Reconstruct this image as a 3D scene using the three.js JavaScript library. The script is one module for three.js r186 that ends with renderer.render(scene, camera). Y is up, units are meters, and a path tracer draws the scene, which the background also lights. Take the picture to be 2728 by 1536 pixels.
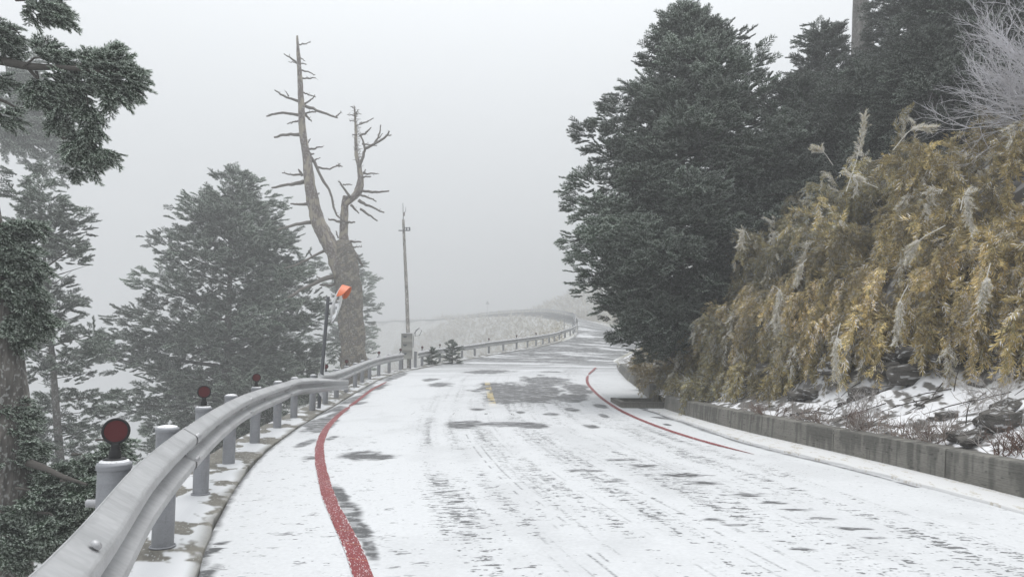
import * as THREE from 'three';
import { mergeGeometries } from 'three/addons/utils/BufferGeometryUtils.js';

// ------------------------------------------------------------------ camera, sky, light
const scene = new THREE.Scene();
const EYE = 1.45, F = 1950, CX = 1364, CY = 768, PITCH = Math.atan(170 / 1950);
const camera = new THREE.PerspectiveCamera(2 * Math.atan(768 / F) * 180 / Math.PI, 2728 / 1536, 0.05, 600);
camera.position.set(0, EYE, 0);
camera.rotation.set(PITCH, 0, 0);
scene.add(camera);

const renderer = new THREE.WebGLRenderer({ antialias: true });
renderer.setSize(1024, 576);
renderer.toneMapping = THREE.LinearToneMapping;
renderer.toneMappingExposure = 1.9;
renderer.shadowMap.enabled = true;

{ // bright cloud all round: the same air above, beside and below the mountainside
  const w = 256, h = 128, data = new Float32Array(w * h * 4);
  for (let j = 0; j < h; j++) for (let i = 0; i < w; i++) {
    const el = ((j + 0.5) / h - 0.5) * Math.PI, o = (j * w + i) * 4;
    const L = 0.40 * (1 + 2.0 * Math.pow(Math.max(0, Math.sin(el)), 1.6)); // overcast: the zenith three times the horizon
    data[o] = L * 0.965; data[o + 1] = L * 1.0; data[o + 2] = L * 1.035; data[o + 3] = 1;
  }
  const sky = new THREE.DataTexture(data, w, h, THREE.RGBAFormat, THREE.FloatType);
  sky.mapping = THREE.EquirectangularReflectionMapping; sky.magFilter = sky.minFilter = THREE.LinearFilter; sky.needsUpdate = true;
  scene.background = sky; scene.environment = sky;
  scene.backgroundIntensity = 1; scene.environmentIntensity = 1;
}
const sun = new THREE.DirectionalLight(new THREE.Color(1, 0.985, 0.96), 1.0);
sun.position.set(6, 60, -38); sun.target.position.set(0, 0, -20);
sun.castShadow = true; sun.shadow.radius = 45; sun.shadow.mapSize.set(2048, 2048);
Object.assign(sun.shadow.camera, { left: -60, right: 60, top: 80, bottom: -80, near: 1, far: 160 });
scene.add(sun, sun.target);
scene.fog = new THREE.FogExp2(new THREE.Color(0.985, 0.995, 1.0), 0.0054);

// ------------------------------------------------------------------ helpers
const V = (x, y, z) => new THREE.Vector3(x, y, z);
const { lerp, clamp, smoothstep } = THREE.MathUtils;
function rng(seed) { let a = seed >>> 0; return () => { a = (a + 0x6D2B79F5) | 0; let t = Math.imul(a ^ (a >>> 15), 1 | a); t = (t + Math.imul(t ^ (t >>> 7), 61 | t)) ^ t; return ((t ^ (t >>> 14)) >>> 0) / 4294967296; }; }
const LAT = new Float32Array(65536); { const r = rng(77); for (let i = 0; i < 65536; i++) LAT[i] = r(); }
function noise(x, y) { const ix = Math.floor(x), iy = Math.floor(y); let fx = x - ix, fy = y - iy; fx = fx * fx * (3 - 2 * fx); fy = fy * fy * (3 - 2 * fy);
  const a = (ix & 255), b = ((ix + 1) & 255), c = (iy & 255) << 8, d = ((iy + 1) & 255) << 8; const p = LAT[a | c], q = LAT[b | c], s = LAT[a | d], t = LAT[b | d];
  return (p + (q - p) * fx) * (1 - fy) + (s + (t - s) * fx) * fy; }
function fbm(x, y, n = 4) { let s = 0, a = 0.5, t = 0; for (let i = 0; i < n; i++) { s += a * noise(x + i * 17.3, y - i * 9.1); t += a; x *= 2.03; y *= 2.03; a *= 0.5; } return s / t; }
// a pixel of the photograph's view taken to the point that stands at that depth
const cp = Math.cos(PITCH), sp = Math.sin(PITCH);
function at(px, py, d) { const a = (px - CX) / F, b = -(py - CY) / F; // depth measured along the level forward axis
  const fy = sp + b * cp, fz = -cp + b * sp, k = d / -fz; return V(a * k, EYE + fy * k, -d); }
const taken = {};
function numbered(n) { if (!(n in taken)) { taken[n] = 0; return n; } taken[n]++; return n + '_' + String(taken[n]).padStart(3, '0'); }
function tag(o, label, category, group, kind) { o.userData.label = label; if (category) o.userData.category = category; if (group) o.userData.group = group; if (kind) o.userData.kind = kind; return o; }
function thing(name, label, category, pos = V(0, 0, 0), group) { const g = new THREE.Group(); g.name = numbered(name); g.position.copy(pos); scene.add(g); return tag(g, label, category, group); }
function part(name, geo, mat, parent) { const m = new THREE.Mesh(geo, mat); m.name = name; m.castShadow = m.receiveShadow = true; parent.add(m); return m; }
function struct(name, geo, mat, label) { const m = part(numbered(name), geo, mat, scene); m.userData.kind = 'structure'; if (label) m.userData.label = label; return m; }
function instances(name, geo, mat, list, parent, seedTint) { // list: [Matrix4, Color?]
  const m = new THREE.InstancedMesh(geo, mat, list.length); m.name = name; m.userData.kind = 'stuff'; m.castShadow = m.receiveShadow = true;
  list.forEach(([mx, c], i) => { m.setMatrixAt(i, mx); if (c) m.setColorAt(i, c); }); parent.add(m); return m; }
function tube(pts, radii, radial = 6, closedEnd = true, wob = 0, seed = 1) {
  const n = pts.length, pos = [], uv = [], idx = []; let T = pts[1].clone().sub(pts[0]).normalize();
  let N = Math.abs(T.y) < 0.9 ? V(0, 1, 0) : V(1, 0, 0); N.sub(T.clone().multiplyScalar(N.dot(T))).normalize(); let len = 0;
  for (let i = 0; i < n; i++) {
    const t = pts[Math.min(i + 1, n - 1)].clone().sub(pts[Math.max(i - 1, 0)]).normalize();
    N.sub(t.clone().multiplyScalar(N.dot(t))).normalize(); const B = t.clone().cross(N); if (i) len += pts[i].distanceTo(pts[i - 1]);
    const r = Array.isArray(radii) ? radii[i] : lerp(radii, radii * 0.3, i / (n - 1));
    for (let k = 0; k <= radial; k++) { const a = k % radial / radial * Math.PI * 2, rr = r * (1 + wob * (fbm(k % radial * 1.7 + seed * 3.1, len * 2.2 + seed * 7, 3) - 0.5) * 2);
      pos.push(pts[i].x + (N.x * Math.cos(a) + B.x * Math.sin(a)) * rr, pts[i].y + (N.y * Math.cos(a) + B.y * Math.sin(a)) * rr, pts[i].z + (N.z * Math.cos(a) + B.z * Math.sin(a)) * rr);
      uv.push(k / radial * Math.max(0.25, 2 * Math.PI * r), len); }
  }
  const w = radial + 1;
  for (let i = 0; i < n - 1; i++) for (let k = 0; k < radial; k++) { const a = i * w + k, b = a + 1, c = a + w, d = c + 1; idx.push(a, b, c, b, d, c); }
  if (closedEnd) for (const i of [0, n - 1]) { const c = pos.length / 3; pos.push(pts[i].x, pts[i].y, pts[i].z); uv.push(0, 0); for (let k = 0; k < radial; k++) i ? idx.push(i * w + k, i * w + k + 1, c) : idx.push(i * w + k + 1, i * w + k, c); }
  const g = new THREE.BufferGeometry(); g.setAttribute('position', new THREE.Float32BufferAttribute(pos, 3)); g.setAttribute('uv', new THREE.Float32BufferAttribute(uv, 2)); g.setIndex(idx); g.computeVertexNormals(); return g;
}
function grid(nu, nv, f, flip) { // f(i, j) -> [x, y, z, u, v]
  const pos = [], uv = [], idx = [];
  for (let j = 0; j < nv; j++) for (let i = 0; i < nu; i++) { const p = f(i, j); pos.push(p[0], p[1], p[2]); uv.push(p[3], p[4]); }
  for (let j = 0; j < nv - 1; j++) for (let i = 0; i < nu - 1; i++) { const a = j * nu + i, b = a + 1, c = a + nu, d = c + 1; flip ? idx.push(a, c, b, b, c, d) : idx.push(a, b, c, b, d, c); }
  const g = new THREE.BufferGeometry(); g.setAttribute('position', new THREE.Float32BufferAttribute(pos, 3)); g.setAttribute('uv', new THREE.Float32BufferAttribute(uv, 2)); g.setIndex(idx); g.computeVertexNormals(); return g;
}
function colorTex(w, h, f, wrap) { const d = new Uint8Array(w * h * 4), c = [0, 0, 0, 0], g = new Uint8Array(4096); // f fills linear rgb
  for (let i = 0; i < 4096; i++) { const x = i / 4095; g[i] = Math.round(255 * (x <= 0.0031308 ? 12.92 * x : 1.055 * Math.pow(x, 1 / 2.4) - 0.055)); }
  for (let j = 0; j < h; j++) for (let i = 0; i < w; i++) { f(c, (i + 0.5) / w, (j + 0.5) / h); const o = (j * w + i) * 4; for (let k = 0; k < 3; k++) d[o + k] = g[clamp(c[k] * 4095 | 0, 0, 4095)]; d[o + 3] = 255; }
  const t = new THREE.DataTexture(d, w, h); t.colorSpace = THREE.SRGBColorSpace; t.magFilter = THREE.LinearFilter; t.minFilter = THREE.LinearMipmapLinearFilter; t.generateMipmaps = true; if (wrap) t.wrapS = t.wrapT = THREE.RepeatWrapping; t.needsUpdate = true; return t; }
function greyTex(w, h, f, wrap) { const d = new Uint8Array(w * h * 4); for (let j = 0; j < h; j++) for (let i = 0; i < w; i++) { const v = clamp(f((i + 0.5) / w, (j + 0.5) / h) * 255 | 0, 0, 255), o = (j * w + i) * 4; d[o] = d[o + 1] = d[o + 2] = v; d[o + 3] = 255; }
  const t = new THREE.DataTexture(d, w, h); t.magFilter = THREE.LinearFilter; if (wrap) t.wrapS = t.wrapT = THREE.RepeatWrapping; t.needsUpdate = true; return t; }
const tint = (r, g, b) => new THREE.Color().setRGB(r, g, b);
const std = (o) => new THREE.MeshStandardMaterial(o);

// ------------------------------------------------------------------ the road's course (x, depth d = -z, height)
const LEp = [[0.75, -12], [0.45, -8], [0.12, -4], [-0.25, -1.5], [-0.62, 0.4], [-1.2, 2.3], [-1.62, 3.5], [-1.98, 4.73], [-2.26, 5.52], [-2.62, 6.75], [-3.02, 8.24], [-3.5, 10.4], [-3.98, 13.3], [-4.4, 16.5], [-4.75, 19.5], [-5.1, 23], [-5.38, 27], [-5.55, 31], [-5.45, 34.5], [-5.1, 37.5], [-4.45, 41], [-3.6, 45], [-2.3, 50], [-0.2, 54.5], [1.75, 58.5], [3.1, 62.5], [4.7, 68], [6.4, 74], [7.2, 80], [8.6, 96], [11.2, 126], [13.6, 172], [10.8, 210], [5.3, 240], [-9.5, 276], [-25, 311], [-70, 350]];
const REp = [[6.9, -12], [6.3, -8], [5.8, -4], [5.55, -1.5], [5.4, 0.4], [5.28, 2.3], [5.2, 3.5], [5.1, 4.9], [5.05, 6], [4.97, 7.1], [4.82, 8.7], [4.56, 10.6], [4.19, 13], [3.92, 16], [3.85, 19], [4.2, 22.8], [4.6, 27], [4.9, 31.5], [5.2, 35], [5.6, 39], [6.2, 43.5], [7.1, 49], [8.6, 55], [10.4, 60.5], [12.2, 65.5], [13.6, 70], [14.9, 75], [15.9, 80], [17.6, 96], [20.2, 126], [22.8, 174], [19.5, 216], [13, 248], [-2.5, 285], [-19, 321], [-64, 360]];
const YR = [[-12, -0.1], [0, 0], [20, 0], [24, 0.06], [27, 0.16], [31, 0.3], [35, 0.46], [39, 0.6], [45, 0.85], [49, 1.0], [54, 1.42], [56, 1.62], [62, 2.02], [68, 2.46], [74, 3.1], [80, 3.75], [96, 5.0], [126, 7.2], [172, 10.0], [210, 12.9], [240, 14.6], [276, 15.6], [311, 15.9], [350, 16]];
function piece(tab, x) { if (x <= tab[0][0]) return tab[0][1]; for (let i = 1; i < tab.length; i++) if (x <= tab[i][0]) return lerp(tab[i - 1][1], tab[i][1], (x - tab[i - 1][0]) / (tab[i][0] - tab[i - 1][0])); return tab[tab.length - 1][1]; }
const NROW = 800, rows = []; // rows of the road: left edge, right edge and height
{
  const cl = new THREE.CatmullRomCurve3(LEp.map(([x, d]) => V(x, piece(YR, d), -d)), false, 'centripetal'), cr = new THREE.CatmullRomCurve3(REp.map(([x, d], i) => V(x, piece(YR, LEp[i][1]), -d)), false, 'centripetal');
  for (let i = 0; i <= NROW; i++) { const t = Math.pow(i / NROW, 1.0); const l = cl.getPoint(t), r = cr.getPoint(t); rows.push({ l, r, c: l.clone().lerp(r, 0.5), n: r.clone().sub(l).setY(0).normalize(), w: l.distanceTo(r) }); }
  let s = 0; rows.forEach((r, i) => { if (i) s += r.l.distanceTo(rows[i - 1].l); r.s = s; });
}
const leftAt = (d) => { for (let i = 1; i < rows.length; i++) if (-rows[i].l.z >= d) { const a = rows[i - 1].l, b = rows[i].l; return a.clone().lerp(b, (d + a.z) / (a.z - b.z)); } return rows[NROW].l.clone(); };
const rightAt = (d) => { for (let i = 1; i < rows.length; i++) if (-rows[i].r.z >= d) { const a = rows[i - 1].r, b = rows[i].r; return a.clone().lerp(b, (d + a.z) / (a.z - b.z)); } return rows[NROW].r.clone(); };
const roadY = (d) => { return leftAt(d).y; };
// lateral position 0..1 on the road for a ground point, as far as the bend
const LT = [], RT = []; for (let k = 0; k <= 1000; k++) { const d = -10 + k * 0.1; LT.push(leftAt(d).x); RT.push(rightAt(d).x); }
const across = (x, d) => { const q = clamp((d + 10) * 10, 0, 999.99), k = Math.floor(q), f = q - k; return [x - LT[k] - (LT[k + 1] - LT[k]) * f, RT[k] + (RT[k + 1] - RT[k]) * f - x]; };

// ------------------------------------------------------------------ shared surface textures
const barkTex = colorTex(512, 512, (c, u, v) => { const a = fbm(u * 40, v * 10, 4), b = fbm(u * 12 + 9, v * 12, 4), f = smoothstep(fbm(u * 60, v * 60 + 4, 3), 0.62, 0.72); const k = 0.05 + 0.12 * a * b * 2; c[0] = lerp(k * 1.08, 0.42, f * 0.55); c[1] = lerp(k, 0.43, f * 0.55); c[2] = lerp(k * 0.92, 0.42, f * 0.55); }, true);
const barkBump = greyTex(512, 512, (u, v) => fbm(u * 40, v * 10, 4), true);
const deadTex = colorTex(512, 1024, (c, u, v) => { const a = fbm(u * 60, v * 8, 4), b = fbm(u * 9 + 3, v * 10, 4), m = smoothstep(b, 0.38, 0.52), f = smoothstep(fbm(u * 70, v * 90, 3), 0.6, 0.68); const k = 0.3 + 0.28 * a;
  c[0] = lerp(k * 0.72, 0.10 + 0.1 * a, m); c[1] = lerp(k * 0.64, 0.08 + 0.09 * a, m); c[2] = lerp(k * 0.52, 0.07 + 0.085 * a, m); for (let q = 0; q < 3; q++) c[q] = lerp(c[q], 0.6, f * 0.6 * m); }, true);
barkTex.repeat.set(0.5, 0.4); barkBump.repeat.set(0.5, 0.4); deadTex.repeat.set(0.5, 0.22);
const M = {
  bark: std({ map: barkTex, bumpMap: barkBump, bumpScale: 0.03, roughness: 0.95 }),
  dead: std({ map: deadTex, bumpMap: barkBump, bumpScale: 0.02, roughness: 0.9 }),
  deadBark: std({ map: colorTex(512, 512, (c, u, v) => { const a = fbm(u * 30, v * 12, 4), f = smoothstep(noise(u * 70, v * 60) * 0.6 + fbm(u * 20, v * 16, 3) * 0.4, 0.66, 0.74), t = smoothstep(fbm(u * 5 + 3, v * 4, 3), 0.6, 0.68), k = 0.06 + 0.12 * a; c[0] = lerp(lerp(k * 1.12, 0.3, t * 0.6), 0.55, f * 0.75); c[1] = lerp(lerp(k, 0.26, t * 0.6), 0.56, f * 0.75); c[2] = lerp(lerp(k * 0.86, 0.2, t * 0.6), 0.56, f * 0.75); }, true), bumpMap: barkBump, bumpScale: 0.04, roughness: 0.95 }),
  deadBranch: std({ color: tint(0.16, 0.145, 0.13), roughness: 0.95 }),
  limb: std({ color: tint(0.075, 0.068, 0.06), roughness: 0.95 }),
};

// ------------------------------------------------------------------ road surface
const blobs = [ // bare asphalt: x, depth, half-width, half-length, softness, turn
  [0.3, 25.0, 1.55, 4.3, 0.30, -0.10], [1.35, 30.5, 1.0, 3.2, 0.3, 0.0], [-0.3, 22.0, 0.7, 1.6, 0.3, 0], [1.9, 22.6, 0.55, 1.8, 0.3, 0.1], [2.35, 26.5, 0.5, 2.6, 0.35, 0],
  [-2.08, 10.4, 0.34, 0.62, 0.35, 0], [-1.78, 10.2, 0.25, 0.35, 0.5, 0], [-0.95, 14.7, 0.42, 0.75, 0.3, 0], [-0.1, 14.75, 0.75, 0.55, 0.4, 0], [0.45, 14.3, 0.3, 0.4, 0.4, 0], [1.56, 14.35, 0.17, 0.4, 0.4, 0],
  [-3.95, 15.2, 0.34, 1.7, 0.3, -0.13], [-4.3, 18.2, 0.26, 1.8, 0.3, -0.13], [-4.75, 22.5, 0.3, 2.2, 0.4, 0], [-4.3, 20.8, 0.2, 0.7, 0.5, 0], [-3.3, 11.9, 0.12, 0.5, 0.5, 0], [-2.75, 10.2, 0.13, 0.22, 0.5, 0], [-3.05, 12.6, 0.1, 0.3, 0.5, 0],
  [-1.25, 6.15, 0.10, 0.5, 0.6, -0.33], [-1.51, 6.85, 0.13, 0.6, 0.6, -0.33], [-1.77, 7.6, 0.09, 0.55, 0.6, -0.33], [-1.04, 5.5, 0.06, 0.4, 0.6, -0.3],
  [-2.02, 4.85, 0.08, 0.3, 0.7, 0], [-2.2, 5.5, 0.06, 0.25, 0.8, 0],
  [1.45, 9.9, 0.2, 0.1, 0.7, 0], [1.68, 9.4, 0.26, 0.13, 0.7, 0], [1.95, 8.7, 0.28, 0.16, 0.7, 0], [2.15, 8.2, 0.22, 0.12, 0.7, 0], [2.35, 7.5, 0.2, 0.11, 0.7, 0], [2.5, 7.1, 0.16, 0.07, 0.8, 0], [2.62, 6.8, 0.13, 0.06, 0.8, 0], [2.68, 6.45, 0.13, 0.06, 0.8, 0], [2.78, 6.1, 0.14, 0.05, 0.8, 0], [2.82, 5.8, 0.12, 0.045, 0.8, 0],
  [0.85, 9.0, 0.2, 0.12, 0.6, 0], [1.15, 8.3, 0.12, 0.1, 0.8, 0], [1.85, 6.2, 0.1, 0.05, 0.9, 0], [1.72, 6.4, 0.09, 0.05, 0.9, 0], [2.1, 5.45, 0.08, 0.04, 0.9, 0],
  [0.9, 17.2, 0.2, 0.5, 0.5, 0], [1.5, 18.5, 0.25, 0.6, 0.5, 0], [2.1, 16.8, 0.12, 0.6, 0.5, 0], [0.2, 17.6, 0.12, 0.4, 0.5, 0], [2.35, 19.8, 0.2, 0.7, 0.5, 0], [-0.9, 18.6, 0.2, 0.5, 0.5, 0], [3.3, 16.4, 0.14, 0.5, 0.5, -0.3], [3.35, 19.5, 0.1, 0.8, 0.5, -0.1], [3.1, 14.8, 0.08, 0.3, 0.5, 0], [-2.7, 28, 0.5, 1.2, 0.5, 0], [-1.0, 36, 1.4, 1.6, 0.5, 0], [-3.4, 31, 0.35, 0.9, 0.5, 0], [-4.9, 27, 0.25, 2.5, 0.5, 0], [-5.2, 33, 0.3, 3.5, 0.5, 0], [1.9, 36, 0.7, 0.7, 0.6, 0],
];
const GUT_SHADE = [[8, 4.42], [9.6, 4.18], [10.3, 4.03], [11.8, 3.76], [14.1, 3.65], [17.1, 3.5], [19, 3.45]];
function bare(x, d, fine) { // 0 snow .. 1 asphalt and the painted shade of the gutter step, by the marks that the photograph shows
  const wx = (fbm(x * 2.3, d * 1.1 + 5, 3) - 0.5), wz = (fbm(x * 2.3 + 31, d * 1.1, 3) - 0.5), jag = (noise(x * 9, d * 17) - 0.5) * 0.35 + (noise(x * 23, d * 40) - 0.5) * 0.22;
  let b = 0;
  for (const [bx, bd, rx, rd, soft, turn] of blobs) {
    const ox = x - bx, od = d - bd; if (Math.abs(od) > rd * 2 + 0.5 || Math.abs(ox) > rx * 2 + 0.6) continue;
    const ex = (ox - turn * od + wx * rx * 0.9) / rx, ed = (od + wz * rd * 0.9) / rd, q = Math.sqrt(ex * ex + ed * ed) + jag * (0.5 + soft) + (rd < 0.3 ? (noise(x * 11 + 3, d * 24) - 0.5) * 1.1 : 0);
    b = Math.max(b, 1 - smoothstep(q, 1 - soft * 0.7, 1 + soft * 0.35));
  }
  const far = smoothstep(d, 29, 50); // beyond the first bend the wind has left only streaks of snow
  if (far > 0) { const st = fbm(x * 0.22 + d * 0.05, d * 0.75, 4) + 0.25 * (noise(x * 0.9, d * 3) - 0.5); b = Math.max(b, far * (1 - smoothstep(st, 0.545, 0.665))); }
  if (d > 8 && d < 19) { const gx = piece(GUT_SHADE, d) - 0.07, q = Math.abs(x - gx - 0.06 * (noise(d * 2.2, 6) - 0.5)); b = Math.max(b, 0.92 * (1 - smoothstep(q, 0.02, 0.05 + 0.11 * noise(d * 1.1, 9) * smoothstep(d, 8, 12)))); }  // shade line of the gutter step, painted in asphalt tone
  const [a, r] = across(x, d);
  const edge = 1 - smoothstep(a, 0.02, 0.16 + 0.25 * noise(d * 1.3, 3)); if (d > 24) b = Math.max(b, edge * smoothstep(noise(d * 0.7, 8), 0.3, 0.5)); else b = Math.max(b, 0.9 * (1 - smoothstep(a, 0, 0.05 + 0.04 * noise(d * 6, 1))) );
  return b;
}
const bands = [[0.30, 0.035], [0.36, 0.03], [0.44, 0.05], [0.52, 0.045], [0.60, 0.05], [0.68, 0.03], [0.74, 0.05], [0.80, 0.03]];
function treadMask(x, d) { // wheel bands that run with the road
  const [a, r] = across(x, d), t = a / Math.max(0.5, a + r) + (fbm(d * 0.12, 4, 2) - 0.5) * 0.05; let m = 0;
  for (const [c, w] of bands) { const q = (t - c) / w; if (q * q < 4) m = Math.max(m, Math.exp(-q * q * 1.6)); }
  const inside = smoothstep(t, 0.2, 0.3) * (1 - smoothstep(t, 0.84, 0.92));
  return [inside * (0.22 + 0.78 * m), t];
}
function roadPixel(c, x, d, px) { // px: metres per texel
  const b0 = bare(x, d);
  const [tm, t] = treadMask(x, d);
  // wheel-pressed nicks where the stones of the asphalt come through: short dashes across the travel
  const big = fbm(x * 0.55 + 3, d * 0.4, 3), dens = tm * smoothstep(big, 0.28, 0.66) * (1 - 0.65 * smoothstep(d, 16, 30)) * 0.66;
  const warp = (noise(x * 3, d * 3) - 0.5) * 0.1, n1 = noise((x + warp) * 17 + 5, d * 46), n2 = noise(x * 55, (d + warp) * 120 + 2), n3 = noise(x * 8, (d + warp * 2) * 26 + 7);
  const run = (noise(t * 46 + 3, d * 0.16) * 0.55 + noise(t * 118, d * 0.3 + 5) * 0.45 - 0.5) * smoothstep(tm, 0.1, 0.25), rub = smoothstep(noise(t * 210 + 9, d * 0.5) * 0.6 + noise(t * 90, d * 0.2) * 0.4, 0.7, 0.82) * smoothstep(n2 * 0.5 + n3 * 0.5, 0.5, 0.62);
  let nick = smoothstep(n1 * 0.62 + n2 * 0.38 + dens * 0.30 + (n3 - 0.5) * 0.3 + run * 0.55, 0.84, 0.93); nick = Math.max(nick, 0.55 * rub * tm * (1 - smoothstep(d, 12, 22)));
  // thin rolled lines along a wheel's edge
  for (const [tc, k] of [[0.385, 1], [0.4, 0.9], [0.55, 0.8], [0.415, 0.6], [0.66, 0.6], [0.475, 0.5]]) { const q = Math.abs(t - tc - 0.006 * (noise(d * 0.8, tc * 90) - 0.5)) * 7.4; if (q < 0.02 && d < 13) nick = Math.max(nick, k * smoothstep(noise(x * 3 + tc * 70, d * 4.2), 0.48, 0.66) * smoothstep(n2, 0.3, 0.55) * (1 - q / 0.02)); }
  // scuffs by feet, left of the red line
  const [a] = across(x, d); if (a > 0.1 && a < 1.6 && d < 13) { const s = noise(x * 6.2, d * 9.5 + 11), s2 = noise(x * 26, d * 60); nick = Math.max(nick, 0.8 * smoothstep(s * 0.6 + s2 * 0.4, 0.76, 0.86)); }
  // traces of snow that cling in the bare patches, and the grey of thin snow round them
  const cling = smoothstep(fbm(x * 6 + 40, d * 9, 4), 0.55, 0.7) * 0.5 + smoothstep(noise(x * 60, d * 90), 0.7, 0.9) * 0.35 + smoothstep(noise(x * 3 - d * 1.2, d * 16 + x * 2), 0.66, 0.8) * 0.4;
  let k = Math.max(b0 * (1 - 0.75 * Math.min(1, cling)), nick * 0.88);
  const thin = smoothstep(fbm(x * 1.1 + 60, d * 0.9, 4), 0.5, 0.75) * 0.1 + tm * 0.05 + (noise(x * 70, d * 70) - 0.5) * 0.06; k = clamp(k + thin * (1 - k), 0, 1);
  const g = 0.045 + 0.03 * noise(x * 90, d * 90) + 0.03 * fbm(x * 1.5, d * 1.5, 3), s = SNOW + (noise(x * 45 + 9, d * 45) - 0.5) * 0.05;
  // remains of the yellow centre line inside the bare patches
  const yl = Math.abs(x + 0.62 + (d - 22) * 0.05), y = (yl < 0.1 && d > 19.5 && d < 30) ? smoothstep(noise(x * 7, d * 2.2), 0.3, 0.6) * 0.8 : 0;
  c[0] = lerp(s * 0.985, lerp(g, 0.38, y), k); c[1] = lerp(s, lerp(g * 1.02, 0.29, y), k); c[2] = lerp(s * 1.02, lerp(g * 1.05, 0.10, y), k);
  return k;
}
const SNOW = 0.535;
function sheetMaterial(x0, x1, d0, d1, w, h, bw, bh, bumpScale) {
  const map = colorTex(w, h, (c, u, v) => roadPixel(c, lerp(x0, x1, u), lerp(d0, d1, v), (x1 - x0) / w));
  const c = [0, 0, 0], bump = greyTex(bw, bh, (u, v) => { const x = lerp(x0, x1, u), d = lerp(d0, d1, v); const k = roadPixel(c, x, d); return 0.75 * (1 - k) + 0.2 * noise(x * 38, d * 38) + 0.05; });
  return std({ map, bumpMap: bump, bumpScale, roughness: 0.82 });
}
const ZONES = [[-3.6, 6.2, -12, 2.5, 256, 256, 64, 64, 0.004], [-5.2, 5.6, 2.5, 17, 2048, 2048, 1024, 1024, 0.006], [-6.2, 7.2, 17, 46, 1024, 1536, 512, 768, 0.006], [-72, 26, 46, 362, 1024, 2048, 64, 64, 0.004]];
{
  ZONES.forEach((z, zi) => {
    const use = []; rows.forEach((r, i) => use.push(r));
    // rows cut to the zone by depth of the row's left edge; each zone shares its border row
    const d0 = z[2], d1 = z[3], sel = rows.filter((r) => -r.c.z >= d0 - 0.35 && -r.c.z <= d1 + 0.35);
    if (zi === 3) { const k = rows.findIndex((r) => -r.c.z > 46); sel.length = 0; sel.push(...rows.slice(k - 1)); }
    const NU = 25, g = grid(NU, sel.length, (i, j) => { const r = sel[j], p = r.l.clone().lerp(r.r, i / (NU - 1)); const crown = 0.03 * (1 - Math.pow(2 * i / (NU - 1) - 1, 2)); return [p.x, p.y + crown - zi * 0.002, p.z, (p.x - z[0]) / (z[1] - z[0]), (-p.z - d0) / (d1 - d0)]; });
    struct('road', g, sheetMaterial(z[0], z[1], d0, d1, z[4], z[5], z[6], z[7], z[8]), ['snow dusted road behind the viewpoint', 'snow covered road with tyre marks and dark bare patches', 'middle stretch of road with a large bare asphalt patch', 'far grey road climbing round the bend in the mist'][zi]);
  });
}
const crownAt = (x, d) => { const [a, r] = across(x, d), u = a / (a + r); return 0.03 * (1 - Math.pow(2 * u - 1, 2)); };

// ------------------------------------------------------------------ red edge lines (paint on the road)
const redTex = colorTex(256, 2048, (c, u, v) => { const x = u * 0.2, y = v * 34, r = noise(x * 120, y * 120), f = smoothstep(noise(x * 95 + 7, y * 95) + 0.22 * (fbm(x * 8, y * 1.4, 3) - 0.5), 0.76, 0.88), w = fbm(x * 20, y * 4, 3);
  const crack = smoothstep(1 - Math.abs(((y * 2.1 + 0.5 * noise(y * 1.3, 2) + x * 1.4) % 1) - 0.5) * 2, 0.965, 0.985) * smoothstep(noise(y * 2, x * 6), 0.4, 0.6);
  const edge = smoothstep(Math.abs(u - 0.5) * 2 + (noise(x * 60, y * 30) - 0.5) * 0.35, 0.9, 1.0), k = 0.75 + 0.5 * r * w * 1.4;
  c[0] = 0.185 * k; c[1] = 0.028 * k; c[2] = 0.031 * k; if (crack) { c[0] = lerp(c[0], 0.45, crack * 0.6); c[1] = lerp(c[1], 0.2, crack * 0.6); c[2] = lerp(c[2], 0.09, crack * 0.6); }
  const m = Math.max(f * 0.8, edge * smoothstep(noise(x * 30, y * 14), 0.35, 0.6)); for (let q = 0; q < 3; q++) c[q] = lerp(c[q], SNOW, m); });
const redMat = std({ map: redTex, roughness: 0.75 });
function redLine(pts, width, label, cuts) { // pts: [x, d]
  const cv = new THREE.CatmullRomCurve3(pts.map(([x, d]) => V(x, 0, -d)), false, 'centripetal'), n = 160, P = cv.getSpacedPoints(n), L = cv.getLength();
  const g = grid(2, n + 1, (i, j) => { const a = P[Math.max(0, j - 1)], b = P[Math.min(n, j + 1)], t = b.clone().sub(a).normalize(), nn = V(-t.z, 0, t.x), s = j / n * L; let w = width * (0.96 + 0.1 * noise(s * 3, 4)); for (const [c, k] of cuts || []) w *= 1 - 0.97 * Math.exp(-Math.pow((s - c) / k, 2));
    const taper = Math.min(1, (L - s) / 1.2 + 0.1); w *= taper; const p = P[j].clone().addScaledVector(nn, (i - 0.5) * w), d = -p.z; return [p.x, roadY(d) + crownAt(p.x, d) + 0.004, p.z, i, s / 34]; });
  const m = struct('road_line', g, redMat, label); return m;
}
redLine([[0.9, 0.2], [-0.1, 2.6], [-0.55, 3.7], [-0.92, 4.73], [-1.13, 5.4], [-1.43, 6.28], [-1.78, 7.3], [-2.13, 8.44], [-2.57, 9.95], [-3.05, 11.8], [-3.51, 14], [-3.84, 16], [-4.14, 18.1], [-4.46, 20.8], [-4.95, 26], [-5.08, 30]], 0.13, 'red painted edge line beside the guardrail', [[20.3, 0.25]]);
redLine([[4.5, 39.5], [4.1, 37.2], [3.4, 33], [2.98, 29], [2.82, 25.5], [2.74, 22], [2.7, 18.5], [2.74, 16], [2.93, 13.3], [3.16, 11.7], [3.42, 10.5]], 0.115, 'red painted edge line beside the concrete wall', [[6, 0.6]]);

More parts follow.
